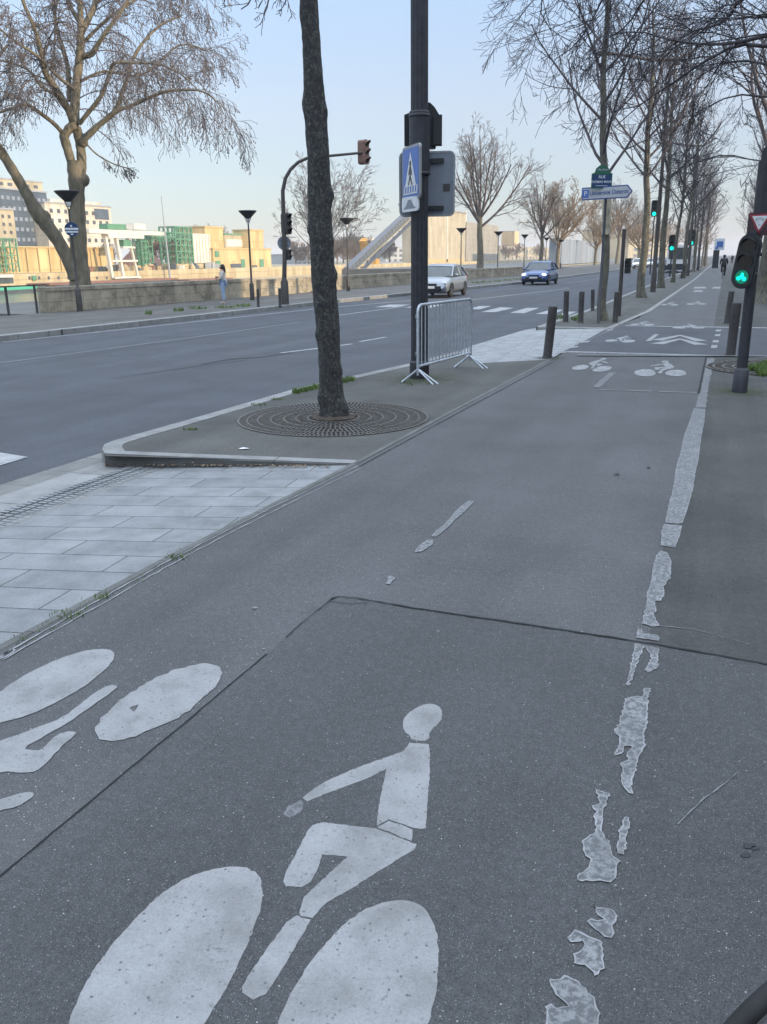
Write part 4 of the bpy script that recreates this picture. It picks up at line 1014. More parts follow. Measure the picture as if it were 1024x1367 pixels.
# round sign with bars on the first lamp
b_ = at(107, 415.5)+Vector((.02,-.14,0)); b_.z = 0
nz = upz(95.5, 306, b_)
sg = thing('road_sign', 'small round dark blue sign with white bars on the leftmost lamp', 'sign', (on_plane(95.5,306,b_).x, on_plane(95.5,306,b_).y, nz), math.atan2(b_.y, b_.x)+math.pi/2-math.pi)
g = MB(); n = 28; ring = [(.25*math.cos(2*math.pi*i/n), .25*math.sin(2*math.pi*i/n)) for i in range(n)]
M4 = Matrix.Rotation(math.pi, 4, 'Z')
def front(M, y): return M @ Matrix.Translation((0, y, 0))
I4 = Matrix.Identity(4)
sg.rotation_euler = (0, 0, math.atan2(b_.y, b_.x)-math.pi/2)
g.panel(I4, [(x, z) for x, z in ring], .02); g.build('disc', ['plate_blue'], sg)
g = MB(); F2 = front(I4, -.006)
for z0, z1, xw in ((-.02,.05,.24),(-.12,-.06,.22)): g.panel(F2, [(-xw,z0),(xw,z0),(xw,z1),(-xw,z1)], .005)
g.panel(F2, [(-.03,.08),(.03,.08),(.03,.15),(-.03,.15)], .005); g.panel(F2, [(-.05,-.2),(.05,-.2),(.04,-.15),(-.04,-.15)], .005); g.build('white_bars', ['sign_white'], sg)

# --- curved signal mast on the far pavement
mb_ = at(381, 406.5); ms = thing('signal_mast', 'tall brown signal mast curving over the road behind the nearest trunk', 'signal mast', mb_)
MP = lambda x, y, dd=0: on_plane(x, y, mb_, dd)-mb_
g = MB(); g.lathe([(.16,0),(.16,.9),(.11,1.0),(.095,1.1)], n=14)
pp = [Vector((0,0,1.)), MP(380,345), MP(378.5,290), MP(377.5,255), MP(381,238), MP(388,226), MP(398,216.5), MP(410,211)]
g.tube(pp, [.095,.09,.085,.08,.075,.07,.065,.06], 12); g.tube([MP(410,211), MP(440,208,.0), MP(487,203.5)], [.06,.055,.05], 10); g.build('pole', ['iron_brown'], ms)
def signal(name, label, c, rz, w, h, d, mat, lenses=3, visor=True, lens='lens_dark', group=None):
    o = thing(name, label, 'traffic light', c, rz, group)
    g = MB(); r_ = w*.3; poly = []
    for cx_, cz_, a0 in ((w/2-r_, h-r_, 0), (-w/2+r_, h-r_, 90), (-w/2+r_, r_, 180), (w/2-r_, r_, 270)):
        for k_ in range(5): a = R(a0+k_*22.5); poly.append((cx_+r_*math.cos(a), cz_+r_*math.sin(a)))
    g.panel(I4, poly, d); g.build('housing', [mat], o)
    for k_ in range(lenses):
        cz = h*(k_+.5)/lenses; rr = min(w*.36, h/lenses*.36)
        g = MB(); n = 16; g.panel(front(I4, -.004), [(rr*math.cos(2*math.pi*i/n), cz+rr*math.sin(2*math.pi*i/n)) for i in range(n)], .003); ln_ = g.build('lens', [lens if k_ == 0 else 'lens_dark'], o)
        if visor:
            g = MB(); vs = []; m_ = 13
            for i in range(m_):
                a = R(-15+210*i/(m_-1)); x_, z_ = rr*1.12*math.cos(a), cz+rr*1.12*math.sin(a); dep = .4*rr+rr*1.3*max(0, math.sin(a))
                vs += [(x_, 0, z_), (x_, -dep, z_)]
            g.add(vs, [(2*i, 2*i+1, 2*i+3, 2*i+2) for i in range(m_-1)], 0, True)
            g.build('visor', ['plastic_black' if mat != 'signal_brown' else 'signal_brown'], o)
    return o
q = mb_+MP(493,219); sz = (MP(493,186)-MP(493,219)).length
signal('traffic_light', 'reddish brown traffic light hanging at the end of the curved mast arm', (q.x-.1, q.y, q.z), R(78), .36, sz, .32, 'signal_brown')
q = mb_+MP(386,313); sz = (MP(386,284)-MP(386,313)).length
signal('traffic_light', 'dark traffic light on the upper part of the curved mast', (q.x, q.y, q.z), R(75), .36, sz, .26, 'iron_brown')
q = mb_+MP(387,347); signal('traffic_light', 'small dark repeater signal low on the curved mast', (q.x, q.y, q.z), R(75), .2, .42, .16, 'iron_brown', 2)
q = mb_+MP(379.5,324.5); sg = thing('road_sign', 'round grey sign seen from behind on the curved mast', 'sign', q, math.atan2(q.y, q.x)-math.pi/2)
g = MB(); g.panel(Matrix.Translation((0,.1,0)), [(.28*math.cos(2*math.pi*i/24), .28*math.sin(2*math.pi*i/24)) for i in range(24)], .015); g.build('disc', ['sign_back_grey'], sg)
g = MB(); g.box((0,.08,.08), (.3,.03,.03)); g.box((0,.08,-.08), (.3,.03,.03)); g.build('bracket', ['iron_brown'], sg)
# controller box by the mast foot
# --- bollards
def make_bollard():
    o = thing('bollard', '', 'bollard'); g = MB()
    g.lathe([(.092,-.05),(.092,.03),(.083,.05),(.083,.60),(.083,.915),(.078,.935),(.05,.945),(.01,.948)], n=20); g.build('post', ['bollard_iron'], o)
    g = MB(); g.lathe([(.105,.0),(.103,.014),(.088,.02)], n=20); g.build('collar', ['bollard_iron'], o)
    return o
B0 = make_bollard()
bl = [((730.5,478),(738.5,408),'nearest leaning dark bollard on the corner of the second slab crossing'),((755,430),(756.5,388),'leftmost bollard on the near corner of the verge'),((775,431),(777,388.5),'second bollard from the left on the verge corner, by the white arrow sign post'),
      ((791,415),(791.5,386),'small bollard behind, between the second bollard and the sign post'),((821,431),(824,389),'bollard just right of the street name post'),
      ((975,475),(984,403),'nearer bollard left of the bicycle signal'),((970,432),(977,388),'farther bollard left of the bicycle signal'),((345,410),(344,385.5),'bollard on the far pavement nearer the woman'),((374,409.5),(373,384.5),'bollard beside the curved mast on the far pavement')]
for i, (b_, tp_, lab) in enumerate(bl):
    p = at(*b_); o = B0 if i == 0 else copy_tree(B0); h_ = upz(tp_[0], tp_[1], p)
    T_ = on_plane(tp_[0], tp_[1], p); d_ = T_-p
    o.location = p; o.rotation_euler = Vector((d_.x, d_.y, d_.z)).to_track_quat('Z', 'Y').to_euler(); s_ = d_.length/.948; o.scale = (min(s_,1.), min(s_,1.), s_); o['label'] = lab; o['group'] = 'dark iron bollards'
    if i >= 7: o.scale = (s_*.9, s_*.9, s_)

# --- big fluted pole
pbp = at(560, 505); pole = thing('fluted_pole', 'tall dark fluted lamp column behind the crowd barrier', 'lamp post', pbp)
g = MB(); nf = 48; vs = []; zs = [-.02, .25, .28, 1.2, 3.0, 6.0, 9.5]; rb = [.150,.150,.130,.128,.125,.12,.11]
for z, r_ in zip(zs, rb):
    for j in range(nf):
        a = 2*math.pi*j/nf; fl = .0 if z < .27 else -.011*(1 if (j % 4) in (1, 2) else 0); rr = r_+fl; vs.append((rr*math.cos(a), rr*math.sin(a), z))
g.add(vs, [(i*nf+j, i*nf+(j+1)%nf, (i+1)*nf+(j+1)%nf, (i+1)*nf+j) for i in range(len(zs)-1) for j in range(nf)]); g.build('column', ['iron_dark'], pole)
zz = lambda row: upz(560, row, pbp)
for r0_, r1_ in ((158,150),(235,232)):
    g = MB(); g.lathe([(.135,0),(.155,.012),(.155,.05),(.135,.06)], c=(0,0,zz(r0_)), n=24); g.build('clamp_ring', ['iron_dark'], pole)
g = MB(); g.lathe([(.14,0),(.148,.02),(.148,.84),(.14,.86)], c=(0,0,zz(235)), n=16, smooth=False); g.build('casing', ['iron_dark'], pole)
g = MB(); g.tube([(0,0,9.3),(-.1,0,9.8),(-.7,0,10.1),(-2.,0,10.2)], [.08,.07,.05,.045], 10); g.box((-2.2,0,10.2),(.7,.28,.12)); g.build('lamp_arm', ['iron_dark'], pole)
# signal seen from behind on its far side
vdir = Vector((pbp.x, pbp.y, 0)).normalized(); rz0 = math.atan2(vdir.y, vdir.x)-math.pi/2
def PPt(x, y, dd=0): return on_plane(x, y, pbp, dd)
c = PPt(565, 195, .20); sig = thing('traffic_light', 'black traffic light with backplate seen from behind high on the fluted column', 'traffic light', c, rz0+R(4))
W_ = (PPt(590,175,.2)-PPt(539.5,175,.2)).length; Hh = (PPt(565,153,.2)-PPt(565,195,.2)).length
g = MB(); g.panel(I4, [(-W_/2,0),(W_/2,0),(W_/2,Hh),(W_*.42,Hh),(W_*.3,Hh+.10),(W_*.18,Hh+.16),(.0,Hh+.16),(-W_*.2,Hh+.06),(-W_/2,Hh)], .03); g.build('backplate', ['plastic_black'], sig)
g = MB(); g.box((.04,.14,Hh/2+.03), (.3,.2,Hh+.1)); g.box((.2,-.02,Hh/2),(.12,.05,Hh*.9)); g.build('housing', ['plastic_black'], sig)
for k_ in range(3): g = MB(); g.tube([(.04,.22,.1+k_*.17),(.04,.36,.085+k_*.17)], .07, 12, False); g.build('visor', ['plastic_black'], sig)
# blue pedestrian crossing sign
def rrect(w, h, r_, cx_=0, cz_=0):
    p = []
    for sx, sz_, a0 in ((1,1,0),(-1,1,90),(-1,-1,180),(1,-1,270)):
        for k_ in range(4): a = R(a0+k_*30); p.append((cx_+sx*(w/2-r_)+r_*math.cos(a), cz_+sz_*(h/2-r_)+r_*math.sin(a)))
    return p
Lf = PPt(536,232,-.12); Rt_ = PPt(561.5,229,-.32)
sgc = PPt(548.5,230.5,-.26); hh = .72; wv = .70
sb = thing('road_sign', 'square blue pedestrian crossing sign on the fluted column', 'sign', sgc, rz0-R(69))
g = MB(); g.panel(I4, rrect(wv, hh, .06), .03); g.build('rim', ['sign_rim'], sb)
g = MB(); g.panel(front(I4,-.004), rrect(wv-.07, hh-.07, .04), .004); g.build('blue_face', ['sign_blue'], sb)
g = MB(); g.panel(front(I4,-.008), [(-.22,-.18),(.22,-.18),(0,.27)], .003); g.build('white_triangle', ['sign_white'], sb)
g = MB(); F3 = front(I4, -.012)
g.panel(F3, [(.035*math.cos(a/12*6.283), .12+.04*math.sin(a/12*6.283)) for a in range(12)], .003)
g.panel(F3, [(-.03,.08),(.03,.08),(.07,-.03),(.05,-.04),(.025,.02),(.02,-.05),(.09,-.16),(.055,-.17),(.0,-.08),(-.06,-.17),(-.09,-.16),(-.03,-.04),(-.025,.02),(-.06,-.03),(-.075,-.02)], .003)
g.build('walking_figure', ['plastic_black'], sb)
g = MB()
for k_ in range(6): x0 = -.27+k_*.1; g.panel(front(I4,-.010), [(x0,-.26),(x0+.05,-.26),(x0+.06,-.17),(x0+.025,-.17)], .003)
g.panel(front(I4,-.009), [(-.28,-.285),(.28,-.285),(.28,-.265),(-.28,-.265)], .003)
g.build('zebra_stripes', ['sign_white'], sb)
sgc = PPt(547.,272.5,-.24); sb2 = thing('road_sign', 'small pale plate with a dark hump symbol under the blue sign', 'sign', sgc, rz0-R(67))
g = MB(); g.panel(I4, rrect(.60, .20, .04), .025); g.build('plate', ['sign_white'], sb2)
g = MB(); g.panel(front(I4,-.004), [(-.24,-.06),(.24,-.06),(.15,-.03),(.05,.06),(-.05,.06),(-.15,-.03)], .003); g.build('hump_symbol', ['sign_back_grey'], sb2)
# big grey sign seen from behind
c = PPt(570,246,.17); W_ = (PPt(606,245,.17)-PPt(533.5,245,.17)).length; Hh = (PPt(570,204,.17)-PPt(570,289,.17)).length
sb3 = thing('road_sign', 'large square grey sign seen from behind on the fluted column', 'sign', c, rz0+R(-4))
g = MB(); g.panel(I4, rrect(W_, Hh, .07), .03); g.build('panel', ['sign_back_grey'], sb3)
g = MB(); o_ = rrect(W_+.025, Hh+.025, .08); i_ = rrect(W_-.03, Hh-.03, .06); k_ = len(o_)
for a_, b_2 in ((0, -.006),): g.add([(x, b_2, z) for x, z in o_]+[(x, b_2, z) for x, z in i_]+[(x, .03, z) for x, z in o_], [(i, (i+1)%k_, k_+(i+1)%k_, k_+i) for i in range(k_)]+[((i+1)%k_, i, 2*k_+i, 2*k_+(i+1)%k_) for i in range(k_)])
g.build('rim', ['sign_rim'], sb3)
g = MB(); g.box((0,-.03,Hh*.36), (W_*.62,.04,.06)); g.build('bracket', ['plastic_black'], sb3); g = MB(); g.box((0,-.03,-Hh*.38), (W_*.62,.04,.06)); g.build('bracket', ['plastic_black'], sb3)
g = MB(); g.panel(front(I4,-.008), [(.24,-.1),(.34,-.1),(.34,.0),(.24,.0)], .003); g.build('maker_label', ['iron_brown'], sb3)
g = MB(); g.panel(front(I4,-.008), [(.36,.02),(.38,.02),(.38,.04),(.36,.04)], .003); g.build('sticker', ['sign_blue'], sb3)

# --- crowd barrier
bA = at(558, 512); bB = at(628, 491); d_ = bB-bA; Lb = d_.length; bar = thing('crowd_barrier', 'galvanised steel crowd barrier leaning by the fluted column', 'barrier', bA, math.atan2(d_.y, d_.x))
g = MB(); r_ = .021; zt, zb_ = 1.13, .25; cr = .10
fr = [(0,0,.12),(0,0,zt-cr)]+[(cr-cr*math.cos(R(a)), 0, zt-cr+cr*math.sin(R(a))) for a in (30,60,90)]+[(Lb-cr+cr*math.sin(R(a)), 0, zt-cr+cr*math.cos(R(a))) for a in (0,30,60,90)]+[(Lb,0,.12)]
g.tube(fr, r_, 10); g.tube([(0,0,zb_),(Lb,0,zb_)], r_*.95, 10); g.build('frame', ['galv_steel'], bar)
nb_ = 15
for i in range(nb_):
    x = Lb*(i+1)/(nb_+1); g = MB(); g.tube([(x,0,zb_),(x,0,zt)], .0095, 6, False); g.build('bar', ['galv_steel'], bar)
for x in (.02, Lb-.02):
    for s_ in (-1, 1):
        g = MB(); g.tube([(x,s_*.01,.20),(x+.04,s_*.30,0)], .014, 8); g.tube([(x-.03,s_*.01,.20),(x-.05,s_*.26,0)], .014, 8); g.build('foot', ['galv_steel'], bar)
g = MB()
for z in (.42,.95): g.tube([(-.02,0,z),(-.07,0,z),(-.07,0,z+.05)], .009, 6)
for z in (.55,.98): g.tube([(Lb+.02,0,z),(Lb+.06,0,z),(Lb+.06,0,z-.05)], .009, 6)
g.build('hook', ['galv_steel'], bar)

# --- street name post with arrow sign
ps = at(799, 431.5); post = thing('sign_post', 'thin dark post holding the street name plate and arrow sign', 'post', ps)
g = MB(); g.lathe([(.05,0),(.05,.02),(.038,.03),(.036,upz(800,228,ps))], n=12); g.build('post', ['iron_dark'], post)
def text(body, size, M, mat, parent, name, xs=1.):
    cu = bpy.data.curves.new(name, 'FONT'); cu.body = body; cu.size = size; cu.align_x = 'CENTER'; cu.align_y = 'CENTER'; cu.extrude = .0008; cu.offset = size*.012
    tmp = bpy.data.objects.new('tmp', cu); col.objects.link(tmp); bpy.context.view_layer.update()
    me = bpy.data.meshes.new_from_object(tmp.evaluated_get(bpy.context.evaluated_depsgraph_get())); bpy.data.objects.remove(tmp)
    M_ = M @ Matrix.Rotation(math.pi/2, 4, 'X') @ Matrix.Diagonal((xs,1,1,1)); me.transform(M_)
    me.materials.clear(); me.materials.append(MAT[mat]); o = bpy.data.objects.new(name, me); col.objects.link(o); o.parent = parent; return o
rzs = math.atan2(ps.y, ps.x)-math.pi/2
q = on_plane(803.5, 240, ps, -.07); S_ = ps.length/1150.
pl2 = thing('street_name_plate', 'dark blue and green enamel street name plate above the white arrow sign', 'sign', q, rzs+R(14))
w_, h_ = 25.5*S_, 20*S_
g = MB(); g.panel(I4, [(-w_/2,-h_/2),(w_/2,-h_/2),(w_/2,h_*.36),(w_*.36,h_*.42),(w_*.3,h_*.66),(w_*.12,h_*.84),(-w_*.12,h_*.84),(-w_*.3,h_*.66),(-w_*.36,h_*.42),(-w_/2,h_*.36)], .02); g.build('rim', ['plate_green'], pl2)
g = MB(); g.panel(front(I4,-.003), [(-w_*.45,-h_*.44),(w_*.45,-h_*.44),(w_*.45,h_*.3),(-w_*.45,h_*.3)], .003); g.build('blue_field', ['plate_blue'], pl2)
text('13e Arrt', .075, Matrix.Translation((0,-.006,h_*.58)), 'sign_grey', pl2, 'lettering'); text('RUE', .10, Matrix.Translation((0,-.006,h_*.16)), 'sign_white', pl2, 'lettering'); text('THOMAS MANN', .085, Matrix.Translation((0,-.006,-h_*.12)), 'sign_white', pl2, 'lettering', .95)
g = MB(); g.panel(front(I4,-.006), [(-w_*.28,-h_*.36),(w_*.28,-h_*.36),(w_*.28,-h_*.32),(-w_*.28,-h_*.32)], .002); g.build('small_line', ['sign_grey'], pl2)
q = on_plane(810, 257, ps, -.09); ar = thing('direction_sign', 'white arrow shaped direction sign pointing right on the name post', 'sign', q, rzs-R(22))
w_, h_ = 61*S_*1.07, 15*S_
def arrow(w, h, k_): return [(-w/2,-h/2),(w/2-k_,-h/2),(w/2,0),(w/2-k_,h/2),(-w/2,h/2)]
tl = Matrix.Rotation(-R(.5), 4, 'Y')
g = MB(); g.panel(tl, arrow(w_, h_, .14), .025); g.build('rim', ['navy_text'], ar)
g = MB(); g.panel(tl @ Matrix.Translation((-.004,-.004,0)), arrow(w_-.06, h_-.06, .12), .004); g.build('white_face', ['sign_grey'], ar)
g = MB(); g.panel(tl @ Matrix.Translation((-w_*.42,-.008,0)), [(-.09,-.1),(.09,-.1),(.09,.1),(-.09,.1)], .003); g.build('parking_square', ['sign_blue'], ar)
text('P', .17, tl @ Matrix.Translation((-w_*.42,-.012,0)), 'sign_white', ar, 'lettering'); text('Universit\u00e9 Diderot', .155, tl @ Matrix.Translation((.06,-.009,0)), 'navy_text', ar, 'lettering', .9)

# --- plain leaning post with a small dark signal
pq = at(826, 422); p8 = thing('signal_post', 'slim brown post with a small dark pedestrian signal right of the name post tree', 'signal post', pq)
g = MB(); T_ = on_plane(833.5, 306, pq)-pq; g.tube([(0,0,0), T_], [.062,.055], 12); g.build('post', ['iron_brown'], p8)
g = MB(); c = on_plane(836.5,355,pq)-pq; g.box(c+Vector((.04,.02,0)), (.17,.2,.44)); g.tube([c+Vector((.02,-.1,.1)), c+Vector((.02,-.2,.1))], .07, 10, False); g.build('signal_head', ['plastic_black'], p8)
# --- tall road lamps
def make_tall():
    o = thing('street_lamp', '', 'street lamp'); g = MB(); g.lathe([(.13,0),(.13,.9),(.105,1.0),(.10,3.),(.05,10.3)], n=14); g.build('pole', ['iron_brown'], o)
    g = MB(); g.tube([(-2.75,0,10.62),(-2.2,0,10.55),(-1.2,0,10.35),(-.3,0,10.25),(.3,0,10.27),(.8,0,10.5),(1.15,0,10.75)], [.06,.075,.085,.09,.085,.07,.05], 8); g.build('arm', ['lamp_grey'], o)
    g = MB(); g.ball((-3.0,0,10.62), .3, 12, 6, 0, (1.25,.55,.36)); g.build('lamp_head', ['lamp_grey'], o)
    g = MB(); g.ball((1.2,0,10.75), .12, 10, 6, 0, (1.6,.7,.5)); g.build('lamp_head', ['iron_dark'], o)
    return o
tl0 = make_tall(); p = at(871.5, 390); hs = upz(895, 79, p)/10.27
place(tl0, p, rzs+.1, 'nearest tall double armed road lamp on the verge', hs, group='tall road lamps on the verge')
o = copy_tree(tl0); p = at(918, 368.5); place(o, p, rzs+.1, 'second tall double armed road lamp, lower in the picture', hs, group='tall road lamps on the verge')
for y in (111, 147): o = copy_tree(tl0); place(o, (-3., y, 0), rzs+.1, 'distant tall road lamp at the end of the verge', hs, group='tall road lamps on the verge')

# --- bicycle signal, right
bs = at(987, 523.5); DB = bs.length
bp = thing('bicycle_signal_post', 'dark signal post right of the cycle path', 'signal post', bs)
top_ = on_plane(1020.5, 214, bs)-bs
g = MB(); u = top_.normalized(); g.tube([Vector((0,0,-.02)), u*.30, u*.31, u*.33], [.100,.097,.085,.072], 20); g.tube([u*.33, top_], [.070,.066], 20); g.build('post', ['iron_dark'], bp)
rb_ = math.atan2(bs.y, bs.x)-math.pi/2
q = on_plane(1033, 250, bs, .12); signal('traffic_light', 'dark traffic light seen from behind at the top of the right post', (q.x, q.y, q.z-.38), rb_+R(170), .30, .86, .2, 'plastic_black')
# three lens head
q = on_plane(995, 349, bs, -.22); hb = thing('bicycle_signal', 'black three lens bicycle signal showing a green bicycle', 'traffic light', q, rb_-R(14))
hb.rotation_euler = (0, R(7.), rb_-R(16))
sB = DB/1165.; hw, hl = 24*sB/2, 62*sB/2
def capsule(w, l, n=10):
    p = []
    for k_ in range(n+1): a = R(180*k_/n); p.append((w*math.cos(a), l-w+w*math.sin(a)))
    for k_ in range(n+1): a = R(180+180*k_/n); p.append((w*math.cos(a), -l+w+w*math.sin(a)))
    return p
g = MB(); g.panel(I4, capsule(hw, hl), .13); g.build('housing', ['plastic_black'], hb)
g = MB(); o_ = capsule(hw+.012, hl+.012); g.panel(Matrix.Translation((0,.03,0)), o_, .035); g.build('rim', ['iron_dark'], hb)
rl_ = hw*.66
for k_, zc in enumerate((.36, .0, -.36)):
    zc = zc*hl*1.62; g = MB(); n = 24; g.panel(front(I4,-.004), [(rl_*math.cos(2*math.pi*i/n), zc+rl_*math.sin(2*math.pi*i/n)) for i in range(n)], .003); lens = g.build('lens', ['lens_green_glow' if k_ == 2 else 'lens_dark'], hb)
    g = MB(); vs = []; m_ = 17
    for i in range(m_):
        a = R(-25+230*i/(m_-1)); dep = .012+.085*max(0, math.sin(a)) if k_ < 2 else .008+.03*max(0, math.sin(a))
        for rr in (rl_*1.06, rl_*1.16): vs += [(rr*math.cos(a), 0, zc+rr*math.sin(a)), (rr*math.cos(a), -dep, zc+rr*math.sin(a))]
    g.add(vs, [f for i in range(m_-1) for f in ((4*i,4*i+1,4*i+5,4*i+4),(4*i+2,4*i+6,4*i+7,4*i+3),(4*i+1,4*i+3,4*i+7,4*i+5))], 0, True); g.build('visor', ['plastic_black'], hb)
    if k_ == 2:
        g = MB(); Fg = front(I4,-.008); r_ = rl_*.30
        for cx_ in (-rl_*.42, rl_*.42): g.panel(Fg, [(cx_+r_*math.cos(2*math.pi*i/14), zc-rl_*.25+r_*math.sin(2*math.pi*i/14)) for i in range(14)], .003)
        g.panel(Fg, [(-rl_*.5,zc-rl_*.2),(-rl_*.1,zc-rl_*.3),(rl_*.5,zc-rl_*.2),(rl_*.25,zc+rl_*.3),(rl_*.0,zc+rl_*.35),(-rl_*.25,zc+rl_*.2)], .003)
        g.panel(Fg, [(r_*.7*math.cos(2*math.pi*i/12), zc+rl_*.42+r_*.7*math.sin(2*math.pi*i/12)) for i in range(12)], .003)
        g.build('green_bicycle', ['lens_green'], hb)
g = MB(); g.tube([(.0,.13,.1),(.12,.2,.1)], .025, 8); g.tube([(.0,.13,-.15),(.12,.2,-.15)], .025, 8); g.box((.0,.06,hl+.02),(.1,.06,.05)); g.build('bracket', ['iron_dark'], hb)
# yield plate
q = on_plane(1014, 299, bs, -.14); yp = thing('road_sign', 'small maroon plate with a white upside down triangle above the bicycle signal', 'sign', q, rb_-R(12))
W_, Hh = 27*sB, 26*sB
g = MB(); g.panel(I4, rrect(W_, Hh, .02), .02); g.build('plate', ['sign_maroon'], yp)
g = MB(); g.panel(front(I4,-.003), [(-W_*.46,Hh*.42),(0,-Hh*.42),(W_*.46,Hh*.42)], .003); g.build('red_triangle', ['sign_red'], yp)
g = MB(); g.panel(front(I4,-.007), [(-W_*.33,Hh*.35),(0,-Hh*.26),(W_*.33,Hh*.35)], .003); g.build('white_triangle', ['sign_white'], yp)
g = MB(); Fy = front(I4,-.010)
for cx_ in (-.035,.035): g.panel(Fy, [(cx_+.02*math.cos(a/10*6.283), Hh*.2+.02*math.sin(a/10*6.283)) for a in range(10)], .002)
g.panel(Fy, [(-.03,Hh*.28),(.03,Hh*.28),(.01,Hh*.2),(-.01,Hh*.2)], .002); g.panel(Fy, [(-.012,-.02),(.012,-.02),(.012,.0),(-.012,.0)], .002); g.build('bicycle_symbol', ['sign_grey'], yp)

# planted grate right of the path
gc = at(1000, 491); gr2 = thing('tree_grate', 'round iron grate with grass growing in it behind the bicycle signal post', 'tree grate', (gc.x+.35, gc.y, 0))
g = MB()
for q_ in (.45,.6,.75,.9,1.0):
    n = 60; w = .03; vs = []
    for i in range(n):
        a = 2*math.pi*i/n
        for rr, zz_ in ((q_-w/2,.008),(q_-w/2,.022),(q_+w/2,.022),(q_+w/2,.008)): vs.append((rr*math.cos(a), rr*math.sin(a), zz_))
    g.add(vs, [(i*4+j, ((i+1)%n)*4+j, ((i+1)%n)*4+j+1, i*4+j+1) for i in range(n) for j in range(3)])
for j in range(40): a = 2*math.pi*j/40; g.box((.72*math.cos(a), .72*math.sin(a), .014), (.54,.03,.010), a)
g.build('ring', ['grate_iron'], gr2)
g = MB(); g.lathe([(1.0,.007),(.5,.0072),(.001,.0075)], n=40, caps=False); g.build('pit', ['soil'], gr2)

# --- far green signals, panel, bench, bus
for (px, py, px2, py2, lab) in ((873,289,880,392,'green lit traffic light hanging left of the nearest tall lamp, farther off'),(922.5,328,922.5,372,'far green lit traffic light beside the second tall lamp'),(896.5,335,897,378,'green lit signal low behind the verge trees, above the bench')):
    b_ = at(px2, 366.5 if px2 != 897 else 370); h0 = upz(px, py, b_); S2 = b_.length/1150; hh_ = 19*S2
    o = signal('traffic_light', lab, on_plane(px, py, b_), math.atan2(b_.y, b_.x)-math.pi/2, 8*S2, hh_, .3, 'iron_dark', 3, True, 'lens_green'); 
    o2 = thing('signal_post', 'thin post carrying the '+lab.replace('lit ', ''), 'post', Vector((on_plane(px, py, b_).x, on_plane(px, py, b_).y, 0))+Vector((.0,.5,0)))
    g = MB(); g.lathe([(.07,0),(.05,h0+hh_*.6)], n=8); g.build('post', ['iron_dark'], o2)
b_ = at(954, 358.); S2 = b_.length/1150
ad = thing('advertising_panel', 'blue and white information panel on a dark stand at the end of the path', 'panel', b_, math.atan2(b_.y, b_.x)-math.pi/2)
zt = upz(957, 318.5, b_); zm = upz(957, 334, b_)
g = MB(); g.box((.3*S2,0,zm/2), (7*S2,.3,zm)); g.build('stand', ['iron_dark'], ad)
g = MB(); g.box((3*S2,-.1,(zt+zm)/2), (11.5*S2,.25,zt-zm)); g.build('panel', ['sign_white'], ad)
g = MB(); g.box((3.5*S2,-.25,(zt+zm)/2+.1*S2), (7*S2,.04,(zt-zm)*.5)); g.box((.2*S2,-.25,zm+2.5*S2), (3*S2,.04,3*S2)); g.build('blue_print', ['sign_blue'], ad)
